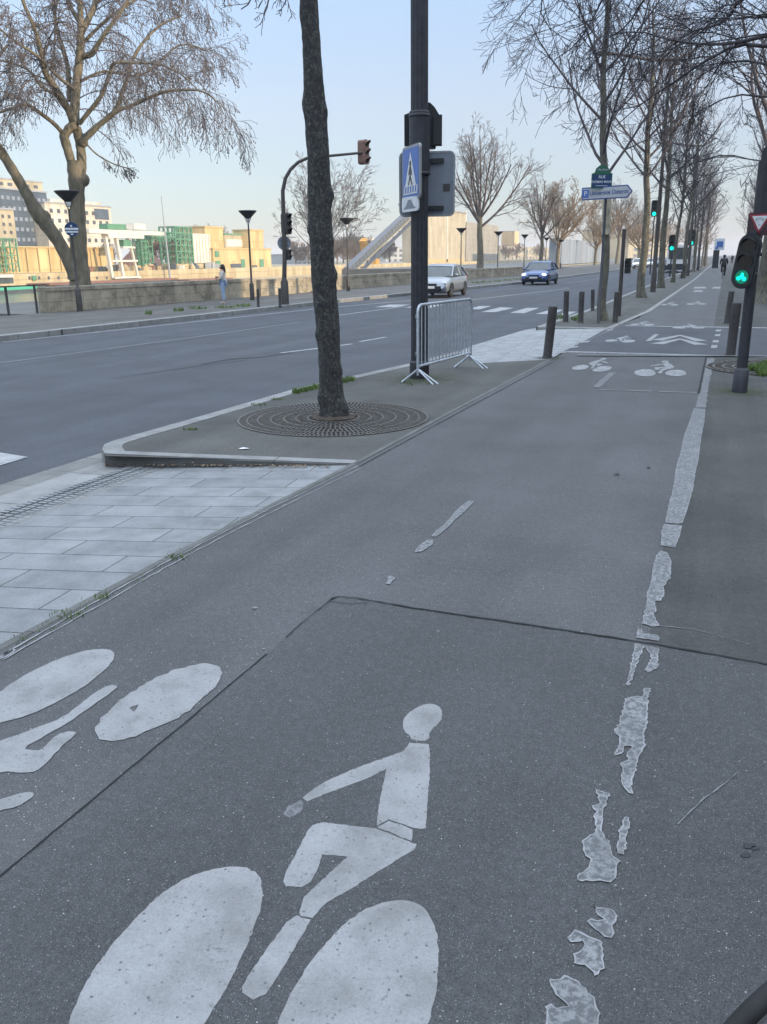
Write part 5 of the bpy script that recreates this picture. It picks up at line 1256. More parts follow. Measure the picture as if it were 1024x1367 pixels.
# --- cars
def make_car(label, mat, lit=False, group=None, plate=True):
    o = thing('car', label, 'car', (0,0,0), 0, group)
    g = MB(); st = [(-2.05,.50,.30,.62),(-2.02,.66,.26,.74),(-1.9,.76,.24,.82),(-1.6,.84,.24,.87),(-1.0,.95,.24,.885),(-.2,.98,.24,.89),(.9,1.0,.24,.89),(1.6,1.02,.25,.87),(1.95,.98,.28,.82),(2.05,.8,.32,.78),(2.07,.55,.36,.72)]
    sec = lambda y, zt, zb, w: [(-w*.86,y,zb),(-w,y,zb+.12),(-w*1.0,y,(zt+zb)/2+.05),(-w*.965,y,zt-.10),(-w*.86,y,zt-.02),(-w*.4,y,zt+.015),(w*.4,y,zt+.015),(w*.86,y,zt-.02),(w*.965,y,zt-.10),(w*1.0,y,(zt+zb)/2+.05),(w,y,zb+.12),(w*.86,y,zb)]
    vs = []; 
    for s_ in st: vs += sec(*s_)
    n = 12; fs = [(i*n+j, (i+1)*n+j, (i+1)*n+(j+1)%n, i*n+(j+1)%n) for i in range(len(st)-1) for j in range(n)]
    fs = [tuple(reversed(f)) for f in fs]+[tuple(range(n)), tuple(reversed(range((len(st)-1)*n, len(st)*n)))]
    g.add(vs, fs, 0, True)
    g.build('body', [mat], o)
    # cabin glass and roof
    gs = [(-1.05,.96,.80),(-.35,1.40,.68),(-.1,1.47,.665),(.5,1.50,.66),(1.1,1.46,.65),(1.5,1.36,.64),(1.95,1.0,.72)]
    g = MB(); vs = []
    for y, z, w in gs: vs += [(-.84 if z > 1.1 else -w, y, .96), (-w, y, z-.03), (-w*.88, y, z), (w*.88, y, z), (w, y, z-.03), (.84 if z > 1.1 else w, y, .96)]
    g.add(vs, [tuple(reversed((i*6+j, (i+1)*6+j, (i+1)*6+j+1, i*6+j+1))) for i in range(len(gs)-1) for j in range(5)], 0, False); g.build('windows', ['car_glass'], o)
    g = MB(); vs = []
    for y, z, w in gs[1:6]: vs += [(-w-.012, y, z-.05), (-w*.9, y, z+.012), (0, y, z+.022), (w*.9, y, z+.012), (w+.012, y, z-.05)]
    g.add(vs, [tuple(reversed((i*5+j, (i+1)*5+j, (i+1)*5+j+1, i*5+j+1))) for i in range(4) for j in range(4)], 0, True)
    for sx in (-1, 1):
        g.tube([(sx*.82,-1.08,.955),(sx*.69,-.36,1.39)], .035, 6); g.tube([(sx*.85,.35,.97),(sx*.672,.32,1.46)], .032, 6); g.tube([(sx*.80,1.93,.99),(sx*.66,1.45,1.37)], .06, 6); g.tube([(sx*.68,-.36,1.38),(sx*.675,.4,1.455),(sx*.66,1.45,1.36)], .026, 6)
    g.build('roof', [mat], o)
    for sx, y in ((-1,-1.3),(1,-1.3),(-1,1.28),(1,1.28)):
        w_ = thing('wheel', None, None); w_.parent = o; w_.location = (0,0,0)
        Mw = Matrix.Rotation(math.pi/2, 3, 'Z'); c_ = (sx*.80, y, .315)
        g = MB(); g.torus(c_, .235, .085, Mw, 22, 8); g.build('tyre', ['tyre_rubber'], w_)
        g = MB(); g.tube([(sx*.76,y,.315),(sx*.865,y,.315)], .16, 14)
        for k_ in range(5): a = k_*1.257; g.bar((sx*.875,y,.315),(sx*.875,y+.19*math.cos(a),.315+.19*math.sin(a)), .045,.02)
        g.build('rim', ['rim_metal'], w_)
        g = MB(); vs = []
        for i in range(15): a = R(-10+200*i/14); 
        pts_ = [(sx*.893, y+.37*math.cos(R(-8+196*i/14)), .32+.37*math.sin(R(-8+196*i/14))) for i in range(15)]
        g.add(pts_+[(sx*.80,p_[1],p_[2]) for p_ in pts_]+[(sx*.897, y, .30)], [(i, i+1, 30) for i in range(14)], 0); g.build('wheel_arch', ['plastic_black'], o)
    for sx in (-1, 1):
        g = MB(); g.ball((sx*.64,-1.93,.66), .13, 10, 6, 0, (1.25,.7,.62)); g.build('headlight', ['headlamp_lit' if lit else 'headlamp_off'], o)
        g = MB(); g.ball((sx*.95,-.75,1.02), .09, 8, 5, 0, (1.1,.7,.75)); g.build('wing_mirror', [mat], o)
        g = MB(); g.ball((sx*.72,1.98,.82), .1, 8, 5, 0, (.9,.5,1.3)); g.build('tail_light', ['sign_red'], o)
    g = MB(); g.box((0,-2.05,.44), (1.1,.06,.20)); g.box((0,-2.045,.63), (.7,.05,.045)); g.build('grille', ['plastic_black'], o)
    if plate: g = MB(); g.box((0,-2.09,.49), (.52,.02,.11)); g.build('number_plate', ['sign_white'], o)
    g = MB(); g.box((0,0,.26),(1.5,3.5,.12)); g.build('underside', ['plastic_black'], o)
    return o
car = make_car('silver grey compact car driving toward us behind the fluted column', 'car_silver')
f1 = at(592, 397, ZR); place(car, (f1.x-.52, f1.y+1.25, ZR), R(2), s=1.08)
car2 = make_car('small bright blue car with lit headlights driving toward us', 'car_blue', True)
f1 = at(722, 380.3, ZR); place(car2, (f1.x-.30, f1.y+1.2, ZR), R(-1), s=1.08)
g_ = 'distant cars down the road'
car3 = make_car('white car farther down the road, seen left of the olive trunk', 'car_white', False, g_); f1 = at(852, 358.3, ZR); place(car3, (f1.x, f1.y, ZR))
cb = make_car('black car partly hidden by the verge trees', 'car_black', False, g_); f1 = at(893, 364.5, ZR); place(cb, (f1.x-.3, f1.y+6, ZR), math.pi)
for (px, py, src, lab) in ((870,357.2,car3,'far white car just left of the nearest tall lamp'),(882,357.,car2,'far blue car glimpsed between the nearest tall lamp and the next trunk'),(842,356.3,cb,'tiny dark car farthest down the road left of the white one')):
    o = copy_tree(src); f1 = at(px, py, ZR); place(o, (f1.x, f1.y, ZR), 0, lab, group=g_)
f1 = at(910, 366, ZR)
bus = thing('bus', 'pale city bus half hidden behind the verge trees', 'bus', (f1.x-.6, f1.y+6, ZR))
g = MB(); g.box((0,3,1.65),(2.5,9,2.7)); g.build('body', ['car_white'], bus); g = MB(); g.box((0,-1.52,2.1),(2.2,.06,1.2)); g.box((0,3,2.1),(2.54,8.4,.9)); g.build('windows', ['car_glass'], bus)
g = MB(); g.box((0,-1.54,.75),(2.3,.05,.5)); g.build('bumper', ['plastic_black'], bus)
for sx in (-1,1):
    for y in (.2, 6.): g = MB(); g.torus((sx*1.12,y,.48), .34, .13, Matrix.Rotation(math.pi/2,3,'Z'), 20, 8); g.build('wheel', ['tyre_rubber'], bus)
# bench / parked scooter by the tree
b_ = at(903, 371.8); bn = thing('bench', 'dark bench on the verge by the trees in front of the bus', 'bench', (b_.x-.4, b_.y, 0))
g = MB(); g.box((0,0,.48),(1.9,.45,.08)); g.build('seat', ['iron_dark'], bn); g = MB(); g.box((0,.25,.82),(1.9,.06,.35)); g.build('backrest', ['iron_dark'], bn)
for x in (-.8,.8): g = MB(); g.box((x,0,.22),(.08,.4,.44)); g.build('leg', ['iron_dark'], bn)

# ================================================================== PEOPLE
def skinned(name, verts, edges, radii, mat, parent, sub=2, root=0):
    me = bpy.data.meshes.new(name); me.from_pydata(verts, edges, []); me.update()
    o = bpy.data.objects.new(name, me); col.objects.link(o); o.parent = parent
    o.modifiers.new('Skin', 'SKIN'); sv = me.skin_vertices[0].data if me.skin_vertices else None
    for i, r_ in enumerate(radii): sv[i].radius = (r_, r_) if not isinstance(r_, tuple) else r_; sv[i].use_root = (i == root)
    s_ = o.modifiers.new('Sub', 'SUBSURF'); s_.levels = sub; s_.render_levels = sub
    bpy.context.view_layer.update()
    dg = bpy.context.evaluated_depsgraph_get(); m2 = bpy.data.meshes.new_from_object(o.evaluated_get(dg))
    o.modifiers.clear(); o.data = m2; m2.materials.clear(); m2.materials.append(MAT[mat])
    for p_ in m2.polygons: p_.use_smooth = True; p_.material_index = 0
    return o
# woman: standing in near profile, head bent to a phone held in front (figure faces +x locally)
w0 = at(299.5, 405.5); wh = upz(297, 352, w0)
wm = thing('person', 'woman with long dark hair, beige jumper and pale jeans standing by the parapet looking down', 'person', w0, R(200)); wm.scale = (wh/1.68,)*3
V = [(0,0,.93),(0,0,1.08),(0,0,1.25),(0,0,1.38),(.01,0,1.45),(.05,0,1.53),(.08,0,1.60),   # 0-6 spine, neck, head
     (0,.17,1.36),(-.01,.22,1.12),(.14,.17,1.02),(.20,.14,1.03),                           # 7-10 left arm
     (0,-.17,1.36),(-.01,-.22,1.12),(.16,-.17,1.08),(.23,-.12,1.12),                       # 11-14 right arm
     (0,.09,.90),(.02,.10,.50),(-.03,.10,.09),(.10,.11,.04),                               # 15-18
     (0,-.09,.90),(.03,-.10,.50),(.0,-.10,.09),(.13,-.11,.04)]
E_ = [(0,1),(1,2),(2,3),(3,4),(4,5),(5,6),(3,7),(7,8),(8,9),(9,10),(3,11),(11,12),(12,13),(13,14),(0,15),(15,16),(16,17),(17,18),(0,19),(19,20),(20,21),(21,22)]
rad_ = [.13,.105,.12,.10,.05,.085,.095,.06,.045,.033,.03,.06,.045,.033,.03,.10,.06,.04,.035,.10,.06,.04,.035]
body = skinned('body', V, E_, rad_, 'skin', wm)
skinned('jumper', [V[1],V[2],V[3],V[7],V[8],V[9],V[11],V[12],V[13],(0,0,.98)], [(9,0),(0,1),(1,2),(2,3),(3,4),(4,5),(2,6),(6,7),(7,8)], [.14,.145,.12,.08,.065,.05,.08,.065,.05,.15], 'knit_beige', wm)
skinned('jeans', [V[0],V[15],V[16],(-.03,.10,.12),V[19],V[20],(0,-.10,.12)], [(0,1),(1,2),(2,3),(0,4),(4,5),(5,6)], [.145,.115,.075,.062,.115,.075,.062], 'denim_blue', wm)
skinned('hair', [(.02,0,1.66),(-.02,0,1.58),(-.06,0,1.46),(-.08,0,1.30),(-.07,0,1.2)], [(0,1),(1,2),(2,3),(3,4)], [.08,.11,.10,.08,.03], 'hair_dark', wm)
for s_, yy_ in ((.0,.1),(.03,-.1)): skinned('shoe', [(-.06+s_,yy_,.04),(.04+s_,yy_,.045),(.15+s_,yy_,.035)], [(0,1),(1,2)], [.045,.05,.035], 'shoe_pale', wm, 1)
g = MB(); g.box((.04,-.22,.96),(.26,.09,.17)); g.build('pouch', ['cloth_black'], wm); g = MB(); g.tube([(.0,-.2,1.02),(-.02,-.02,1.42),(.0,.14,1.12)], .012, 6); g.build('strap', ['cloth_black'], wm)
g = MB()
for sx, sy in ((.165,.033),(.165,-.033)): g.ball((sx,sy,1.60), .012, 6, 4)
g.build('eyes', ['hair_dark'], wm)
for (wx, wy, wz, d_) in ((.20,.14,1.03,1),(.23,-.12,1.12,-1)):
    g = MB(); g.ball((wx+.03,wy-.02*d_,wz), .035, 8, 5, 0, (1.1,.5,.9))
    for k_ in range(4): g.tube([(wx+.05,wy-.02*d_,wz+.025-.017*k_),(wx+.09,wy-.035*d_,wz+.022-.017*k_),(wx+.105,wy-.06*d_,wz+.018-.016*k_)], [.009,.008,.006], 6)
    g.tube([(wx+.02,wy-.02*d_,wz+.03),(wx+.05,wy-.05*d_,wz+.05)], [.009,.007], 6); g.build('hand', ['skin'], wm)
g = MB(); g.box((.30,-.02,1.10),(.012,.075,.15)); tag(g.build('phone', ['plastic_black']), 'small dark phone held by the woman at the parapet', 'phone').location = (0,0,0)
ph = [x for x in col.objects if x.name == 'phone'][0]; ph.matrix_world = Matrix.Translation(w0) @ Matrix.Rotation(R(200), 4, 'Z') @ Matrix.Scale(wh/1.68, 4)

# bicycles
def bicycle(label, loc, rz, colr='iron_dark', name='bicycle'):
    o = thing(name, label, 'bicycle', loc, rz); Mi = Matrix.Rotation(math.pi/2, 3, 'Z')
    for y in (.0, 1.05):
        w_ = thing('wheel', None, None); w_.parent = o
        g = MB(); g.torus((0,y,.35), .332, .0165, Mi, 96, 14); g.build('tyre', ['tyre_rubber'], w_)
        g = MB(); g.torus((0,y,.35), .306, .009, Mi, 96, 8); g.build('rim', ['rim_metal'], w_)
        g = MB(); g.tube([(-.04,y,.35),(.04,y,.35)], .02, 10)
        for k_ in range(28): a = k_*math.pi/14; g.tube([(.02*(-1)**k_,y+.02*math.cos(a),.35+.02*math.sin(a)),(0,y+.30*math.cos(a),.35+.30*math.sin(a))], .0012, 4, False)
        g.build('spokes', ['rim_metal'], w_)
    g = MB()
    for a, b in (((0,.62,.85),(0,.50,.30)),((0,.62,.80),(0,.16,.78)),((0,.5,.3),(0,.14,.70)),((0,.14,.70),(0,.17,.9))): g.tube([a, b], .016, 8)
    for sx in (-1,1): g.tube([(sx*.05,0,.35),(sx*.04,.10,.66),(0,.13,.72)], .011, 8); g.tube([(sx*.05,1.05,.35),(sx*.02,.5,.3)], .009, 6); g.tube([(sx*.05,1.05,.35),(0,.6,.78)], .008, 6)
    g.build('frame', [colr], o)
    g = MB(); g.tube([(-.28,.24,1.0),(-.1,.17,1.02),(.1,.17,1.02),(.28,.24,1.0)], .012, 8); g.tube([(0,.17,.9),(0,.17,1.02)], .014, 8); g.build('handlebar', [colr], o)
    g = MB(); g.ball((0,.70,.92), .12, 10, 6, 0, (.6,1.1,.3)); g.build('saddle', ['plastic_black'], o)
    g = MB(); g.tube([(-.09,.5,.3),(.09,.5,.3)], .03, 10); g.box((.12,.5,.16),(.07,.09,.02)); g.box((-.12,.5,.44),(.07,.09,.02)); g.build('pedals', [colr], o)
    return o
# the wheel that enters the bottom right corner
bk = bicycle('bicycle whose black front tyre enters the bottom right corner', (.305, 1.34, 0), R(40)-math.pi/2-R(0))
# cyclist riding away
c0 = at(964.5, 371.5); bk2 = bicycle('dark bicycle ridden away down the cycle path', (c0.x, c0.y+1.05, 0), math.pi)
cy = thing('person', 'cyclist in dark clothes seen from behind riding down the cycle path', 'person', (c0.x, c0.y+.2, 0))
V = [(0,.1,.98),(0,.17,1.15),(0,.26,1.35),(0,.30,1.46),(0,.33,1.53),(0,.36,1.62),(.19,.28,1.44),(.26,.42,1.2),(.25,.62,1.05),(-.19,.28,1.44),(-.26,.42,1.2),(-.25,.62,1.05),
     (.10,.15,.93),(.13,.48,.72),(.12,.36,.28),(.12,.48,.2),(-.10,.15,.93),(-.13,.52,.88),(-.12,.42,.5),(-.12,.52,.44)]
E_ = [(0,1),(1,2),(2,3),(3,4),(4,5),(2,6),(6,7),(7,8),(2,9),(9,10),(10,11),(0,12),(12,13),(13,14),(14,15),(0,16),(16,17),(17,18),(18,19)]
skinned('body', V, E_, [.16,.15,.16,.07,.08,.10,.08,.055,.04,.08,.055,.04,.12,.08,.055,.05,.12,.08,.055,.05], 'cloth_black', cy)
g = MB(); g.ball((0,.36,1.66), .125, 12, 8, 0, (.9,1.1,.9)); g.build('helmet', ['plastic_black'], cy)
# walker far off
c0 = at(977, 352.); wk = thing('person', 'tiny dark clothed walker far down the path right of the cyclist', 'person', (c0.x, c0.y, 0))
V = [(0,0,.95),(0,0,1.2),(0,0,1.4),(0,0,1.5),(0,0,1.62),(.2,0,1.38),(.24,.05,1.1),(.22,.12,.85),(-.2,0,1.38),(-.24,-.05,1.1),(-.22,-.02,.85),(.1,0,.9),(.1,.1,.5),(.1,.1,.05),(-.1,0,.9),(-.1,-.05,.5),(-.1,-.2,.08)]
skinned('body', V, [(0,1),(1,2),(2,3),(3,4),(2,5),(5,6),(6,7),(2,8),(8,9),(9,10),(0,11),(11,12),(12,13),(0,14),(14,15),(15,16)], [.15,.15,.14,.06,.10,.07,.05,.04,.07,.05,.04,.11,.08,.05,.11,.08,.05], 'cloth_black', wk, 1)

# ================================================================== FAR BANK
def fbox(mb, px0, px1, r0, r1, X, depth, mi=0, pad=0):
    y0, y1 = colY(px0, X), colY(px1, X); pm_ = (px0+px1)/2
    za = upz(pm_, r0, (X, (y0+y1)/2)); zb2 = upz(pm_, r1, (X, (y0+y1)/2))
    mb.box((X-depth/2, (y0+y1)/2, (za+zb2)/2), (depth, abs(y1-y0), abs(za-zb2)), 0, mi); return y0, y1, zb2, za
def building(label, px0, px1, r0, r1, X, depth, mat, cols, rows, wmat='window_dark', wf=(.5,.5), name='building', margin=(.03,.06), roofm='roof_zinc', band=None):
    o = thing(name, label, 'building', (0,0,0)); g = MB(); y0, y1, z0, z1 = fbox(g, px0, px1, r0, r1, X, depth)
    z0b = min(z0, ZB)
    if z0 > ZB: g.box((X-depth/2, (y0+y1)/2, (z0+ZB)/2-.01), (depth-.01, y1-y0-.01, z0-ZB))
    g.build('wall', [mat], o)
    g = MB(); g.box((X-depth/2, (y0+y1)/2, z1+.25), (depth+.6, y1-y0+.6, .5)); g.build('roof', [roofm], o)
    W = (y1-y0)*(1-2*margin[0]); Hh = (z1-z0)*(1-2*margin[1])
    if cols*rows:
        for i in range(rows):
            for j in range(cols):
                if cols*rows > 99 and (i*cols+j) >= 99: break
                g = MB(); g.box((X+.02, y0+(y1-y0)*margin[0]+W*(j+.5)/cols, z0+(z1-z0)*margin[1]+Hh*(i+.5)/rows), (.1, W/cols*wf[0], Hh/rows*wf[1])); g.build('window', [wmat], o)
    return o, y0, y1, z0, z1
XF = XB-14
building('dark glass office block at the far left across the river', -60, 72, 252, 330, XB-45, 30, 'glass_curtain', 18, 5, 'bld_bluegrey', (.55,.35), margin=(.01,.05))
building('pale top storey block above the dark glass offices', -60, 68, 238, 251, XB-60, 12, 'bld_cream', 10, 1, 'window_dark', (.5,.4))
building('cream block with small square windows in front of the glass offices', -60, 26, 278, 340, XB-34, 10, 'bld_cream', 9, 5, 'window_dark', (.4,.42))
o, y0, y1, z0, z1 = building('white building with square windows behind the big plane tree', 68, 154, 274, 330, XB-40, 25, 'bld_white', 9, 4, 'window_dark', (.42,.42))
g = MB(); fbox(g, 133, 151, 279, 293, XB-39.8, .2); g.build('large_window', ['glass_curtain'], o)
g = MB(); fbox(g, 76, 142, 268, 273, XB-48, 8); g.build('roof_plant', ['bld_white'], o)
# sand hoarding
hd = thing('hoarding', 'long sand coloured panelled site wall on the far quay', 'wall'); g = MB(); y0, y1, z0, z1 = fbox(g, -60, 152, 331, 364, XB-9, .6); g.build('panels', ['hoard_sand'], hd)
g = MB()
for i in range(14): g = MB(); g.box((XB-8.65, y0+(y1-y0)*(i+.5)/14, (z0+z1)/2), (.08,.3,z1-z0-.4)); g.build('rib', ['hoard_line'], hd)
g = MB(); g.box((XB-9,(y0+y1)/2,z1+.2),(1.,y1-y0,.35)); g.build('coping', ['hoard_line'], hd)
for k_ in range(9):
    px = 33+k_*13; g = MB(); y_ = colY(px, XB); z_ = upz(px, 371, (XB, y_)); g.tube([(XB+.68,y_,z_),(XB+.76,y_,z_)], .45, 10); tag(g.build('quay_opening', ['window_dark']), 'small round dark drain opening in the far quay wall', 'opening', 'round openings in the far quay wall')
# green frame at left edge
def lattice(name, label, px0, px1, r0, r1, X, depth, mat, nx, nz, w=.35, diag=True, cat='structure frame', zbase=None):
    o = thing(name, label, cat); y0, y1 = colY(px0, X), colY(px1, X); pm_ = (px0+px1)/2
    z1 = upz(pm_, r0, (X,(y0+y1)/2)); z0 = upz(pm_, r1, (X,(y0+y1)/2)) if zbase is None else zbase
    g = MB()
    for x in (X, X-depth):
        for i in range(nx+1): y = y0+(y1-y0)*i/nx; g.box((x,y,(z0+z1)/2),(w,w,z1-z0))
    g.build('posts', [mat], o); g = MB()
    for x in (X, X-depth):
        for k_ in range(1, nz+1): z = z0+(z1-z0)*k_/nz; g.box((x,(y0+y1)/2,z-.002),(w*.8,y1-y0,w*.8))
    for i in range(nx+1):
        y = y0+(y1-y0)*i/nx
        for k_ in range(1, nz+1): g.box((X-depth/2,y,z0+(z1-z0)*k_/nz-.003),(depth,w*.7,w*.7))
    g.build('beams', [mat], o)
    if diag:
        g = MB()
        for i in range(nx):
            for k_ in range(nz):
                ya, yb2 = y0+(y1-y0)*i/nx, y0+(y1-y0)*(i+1)/nx; za, zb2 = z0+(z1-z0)*k_/nz, z0+(z1-z0)*(k_+1)/nz
                if (i+k_) % 2: g.bar((X,ya,za),(X,yb2,zb2), w*.5)
                else: g.bar((X,yb2,za),(X,ya,zb2), w*.5)
        g.build('braces', [mat], o)
    return o
lattice('steel_frame', 'green steel scaffold frame at the far left of the far quay', -30, 24, 318, 364, XB-5, 4, 'steel_green', 6, 4, .3)
# gantry
gy = thing('gantry_crane', 'white gantry crane with long top beam on the far quay', 'crane'); X = XB+2
g = MB(); fbox(g, 123, 222, 307.5, 313, X, 3); g.build('top_beam', ['steel_white'], gy)
g = MB(); fbox(g, 148, 195, 313, 318, X, 2.5); g.build('lower_beam', ['steel_white'], gy)
for (a, b) in (((147,316),(151,371)),((161,316),(166,371)),((178,318),(186,371)),((169,330),(173,330))):
    if a == (169,330): continue
    g = MB(); A = Vector((X-1, colY(a[0], X), upz(a[0], a[1], (X, colY(a[0], X))))); B = Vector((X-1, colY(b[0], X), upz(b[0], b[1], (X, colY(b[0], X))))); g.bar(A, B, .9 if a[0] != 178 else .6); g.build('leg', ['steel_white'], gy)
g = MB(); fbox(g, 151, 186, 369, 371.5, X, 1.8); fbox(g, 150, 184, 347, 349.5, X-.2, 1.); fbox(g, 166, 182, 329, 331.5, X-.2, 1.); g.build('cross_beam', ['steel_white'], gy)
g = MB(); fbox(g, 167, 177, 320, 329, X-.5, 2); g.build('cab', ['steel_green'], gy)
g = MB(); fbox(g, 148, 172, 299, 306.5, X-.4, 3); tag(g.build('container', ['steel_green']), 'green container on top of the white gantry crane', 'container')
g = MB(); fbox(g, 183, 198, 298.5, 306.5, X-.4, 3); tag(g.build('cabin', ['steel_white']), 'white cabin on top of the white gantry crane', 'cabin')
g = MB(); fbox(g, 172.5, 182.5, 299.5, 306.5, X-.8, 3); tag(g.build('machine_house', ['bld_grey']), 'grey machine box between the green container and the white cabin', 'machine')
# green plant
lattice('steel_frame', 'tall green steel frame left of the cream silo on the far quay', 236, 258, 303, 352, XB-6, 6, 'steel_green', 4, 6, .5)
lattice('steel_frame', 'green steel bridge frame right of the gantry crane', 182, 236, 309, 322, XB-4, 3, 'steel_green', 7, 2, .35)
lattice('steel_frame', 'narrow green steel tower right of the gantry crane', 190, 199, 322, 360, XB-4, 3, 'steel_green', 2, 5, .4)
lattice('steel_frame', 'slim green steel leg left of the brown heap', 196, 204, 318, 362, XB-8, 3, 'steel_green', 1, 4, .5)
g = MB(); fbox(g, 241, 251, 318, 352, XB-8, 4); tag(g.build('silo', ['bld_cream']), 'slim cream silo inside the green steel frame', 'silo')
sl = thing('silo', 'broad cream ribbed silo right of the green frame', 'silo'); g = MB(); y0, y1, z0, z1 = fbox(g, 257, 282, 312, 351, XB-7, 6); g.build('shell', ['steel_white'], sl); g = MB()
for i in range(6): g.box((XB-6.95, y0+(y1-y0)*(i+.5)/6, (z0+z1)/2), (.15,.25,z1-z0-.3))
g.build('ribs', ['bld_cream'], sl)
building('sand coloured tower of the concrete works', 276, 300, 304, 352, XB-14, 12, 'hoard_sand', 0, 0, name='plant_building', roofm='hoard_line')
building('low sand coloured works building with green bays', 285, 362, 333, 372, XB-6, 14, 'hoard_sand', 8, 1, 'hoard_line', (.5,.3), name='plant_building', roofm='hoard_line')
o, *_ = building('cream works block with a pale sign band', 301, 340, 314, 334, XB-16, 10, 'bld_cream', 0, 0, name='plant_building', roofm='steel_green')
g = MB(); fbox(g, 304, 338, 320, 329, XB-15.9, .2); g.build('fascia', ['steel_white'], o)
building('square sand coloured tower at the right of the concrete works', 336, 353, 308, 334, XB-12, 8, 'hoard_sand', 0, 0, name='plant_building', roofm='hoard_line')
for (a, b, c_, d_, m_) in ((288,293,335,343,'steel_green'),(288,294,348,356,'steel_green'),(322,327,346,365,'steel_green'),(347,352,346,362,'steel_green'),(308,322,352,358,'window_dark'),(337,343,354,360,'window_dark')):
    g = MB(); fbox(g, a, b, c_, d_, XB-5.7, .5); tag(g.build('bay_door', [m_]), 'small coloured bay door on the low sand coloured works', 'door', 'bay doors of the low works building')
# heap of gravel / stacks
def heap(label, px0, px1, rtop, X, mat, dep=12):
    y0, y1 = colY(px0, X), colY(px1, X); zt_ = upz((px0+px1)/2, rtop, (X, (y0+y1)/2)); g = MB(); rn = random.Random(int(px0)); vs = []; n = 28; m_ = 8
    for i in range(m_+1):
        f = i/m_
        for j in range(n): a = 2*math.pi*j/n; r_ = (1-f)*(1+rn.uniform(-.08,.08)); vs.append((X-dep/2+dep/2*r_*math.cos(a), (y0+y1)/2+(y1-y0)/2*r_*math.sin(a), ZB+(zt_-ZB)*f*(.8+.2*f)+rn.uniform(0,.3)))
    g.add(vs, [(i*n+j, i*n+(j+1)%n, (i+1)*n+(j+1)%n, (i+1)*n+j) for i in range(m_) for j in range(n)], 0, True); return tag(g.build('gravel_heap', [mat]), label, 'heap')
heap('sand coloured gravel heap right of the gantry crane', 190, 222, 352, XB-3, 'gravel_heap'); heap('brown gravel heap behind the green frame', 196, 240, 320, XB-22, 'barge_red', 20); heap('low pale heap left of the woman', 246, 290, 352, XB-2, 'gravel_heap')
g = MB(); fbox(g, 226, 286, 352, 370, XB-2.5, 3); tag(g.build('stone_wall', ['quay_stone']), 'weathered low wall below the cream silo', 'wall')
rn = random.Random(61)
for i in range(26):
    px = rn.uniform(112, 300); X_ = XB-rn.uniform(1.2, 2.2); y_ = colY(px, X_); hh_ = rn.uniform(.8, 2.4); g = MB(); w_ = rn.uniform(1., 3.5)
    if rn.random() < .5: g.box((X_, y_, ZB+hh_/2), (1.6, w_, hh_), rn.uniform(0,.5))
    else: g.lathe([(w_*.5,0),(w_*.42,hh_*.4),(w_*.2,hh_*.8),(.05,hh_)], (X_,y_,ZB), 9)
    tag(g.build('pallet_load', [rn.choice(['barge_red','gravel_heap','steel_white','barge_dark','hoard_line','bld_grey'])]), 'small load of building material set down along the edge of the far quay', 'load', 'loads along the far quay edge')
# mast
mx = XB+3; b_ = (mx, colY(222, mx)); g = MB(); A = Vector((mx, colY(225, mx), upz(225, 375, (mx, colY(225, mx))))); B = Vector((mx, colY(222, mx), upz(222, 262, (mx, colY(222, mx))))); g.tube([A, B], [.35,.12], 8); tag(g.build('mast', ['steel_lattice']), 'thin grey mast standing on the river left of the cream silo', 'mast')
# barges
def barge(label, px0, px1, X, hullm, hr, deckm, wid=9):
    o = thing('barge', label, 'barge'); y0, y1 = colY(px0, X), colY(px1, X); zt_ = upz((px0+px1)/2, hr, (X,(y0+y1)/2)); g = MB()
    n = 10; L = []; 
    for i in range(n+1):
        f = i/n; y = y0+(y1-y0)*f; k_ = min(1, 5*min(f, 1-f)+.25); L.append((y, wid/2*k_))
    vs = []
    for y, w in L: vs += [(X-w, y, ZW-.3), (X-w, y, zt_), (X+w, y, zt_), (X+w, y, ZW-.3)]
    g.add(vs, [(4*i+j, 4*i+j+1, 4*i+5+j, 4*i+4+j) for i in range(n) for j in range(3)]+[(0,3,2,1),(4*n,4*n+1,4*n+2,4*n+3)]); g.build('hull', [hullm], o)
    g = MB(); g.box((X, (y0+y1)/2, zt_+.25), (wid*.8, (y1-y0)*.9, .5)); g.build('deck', [deckm], o); return o, y0, y1, zt_
o, y0, y1, zt_ = barge('dark hulled barge with bright green deck at the left edge', -40, 32, XB+12, 'barge_dark', 387, 'barge_green')
g = MB(); fbox(g, -15, 14, 371, 379, XB+12, 5); g.build('wheelhouse', ['barge_dark'], o); g = MB(); fbox(g, -16, 15, 367, 370.5, XB+12.3, 6); g.build('cabin_roof', ['steel_white'], o)
barge('long low rust red barge along the far quay', 34, 230, XB+7, 'barge_dark', 377, 'barge_red')
barge('second rust red barge moored beyond the mast', 234, 300, XB+7, 'barge_dark', 374, 'barge_red')
barge('low barge moored below the works, right of the woman', 306, 420, XB+8, 'barge_dark', 371, 'gravel_heap')
g = MB(); fbox(g, 40.5, 46, 368, 374.5, XB+1.2, .3); tag(g.build('quay_sign', ['steel_green']), 'small green notice board on the far quay wall', 'sign')
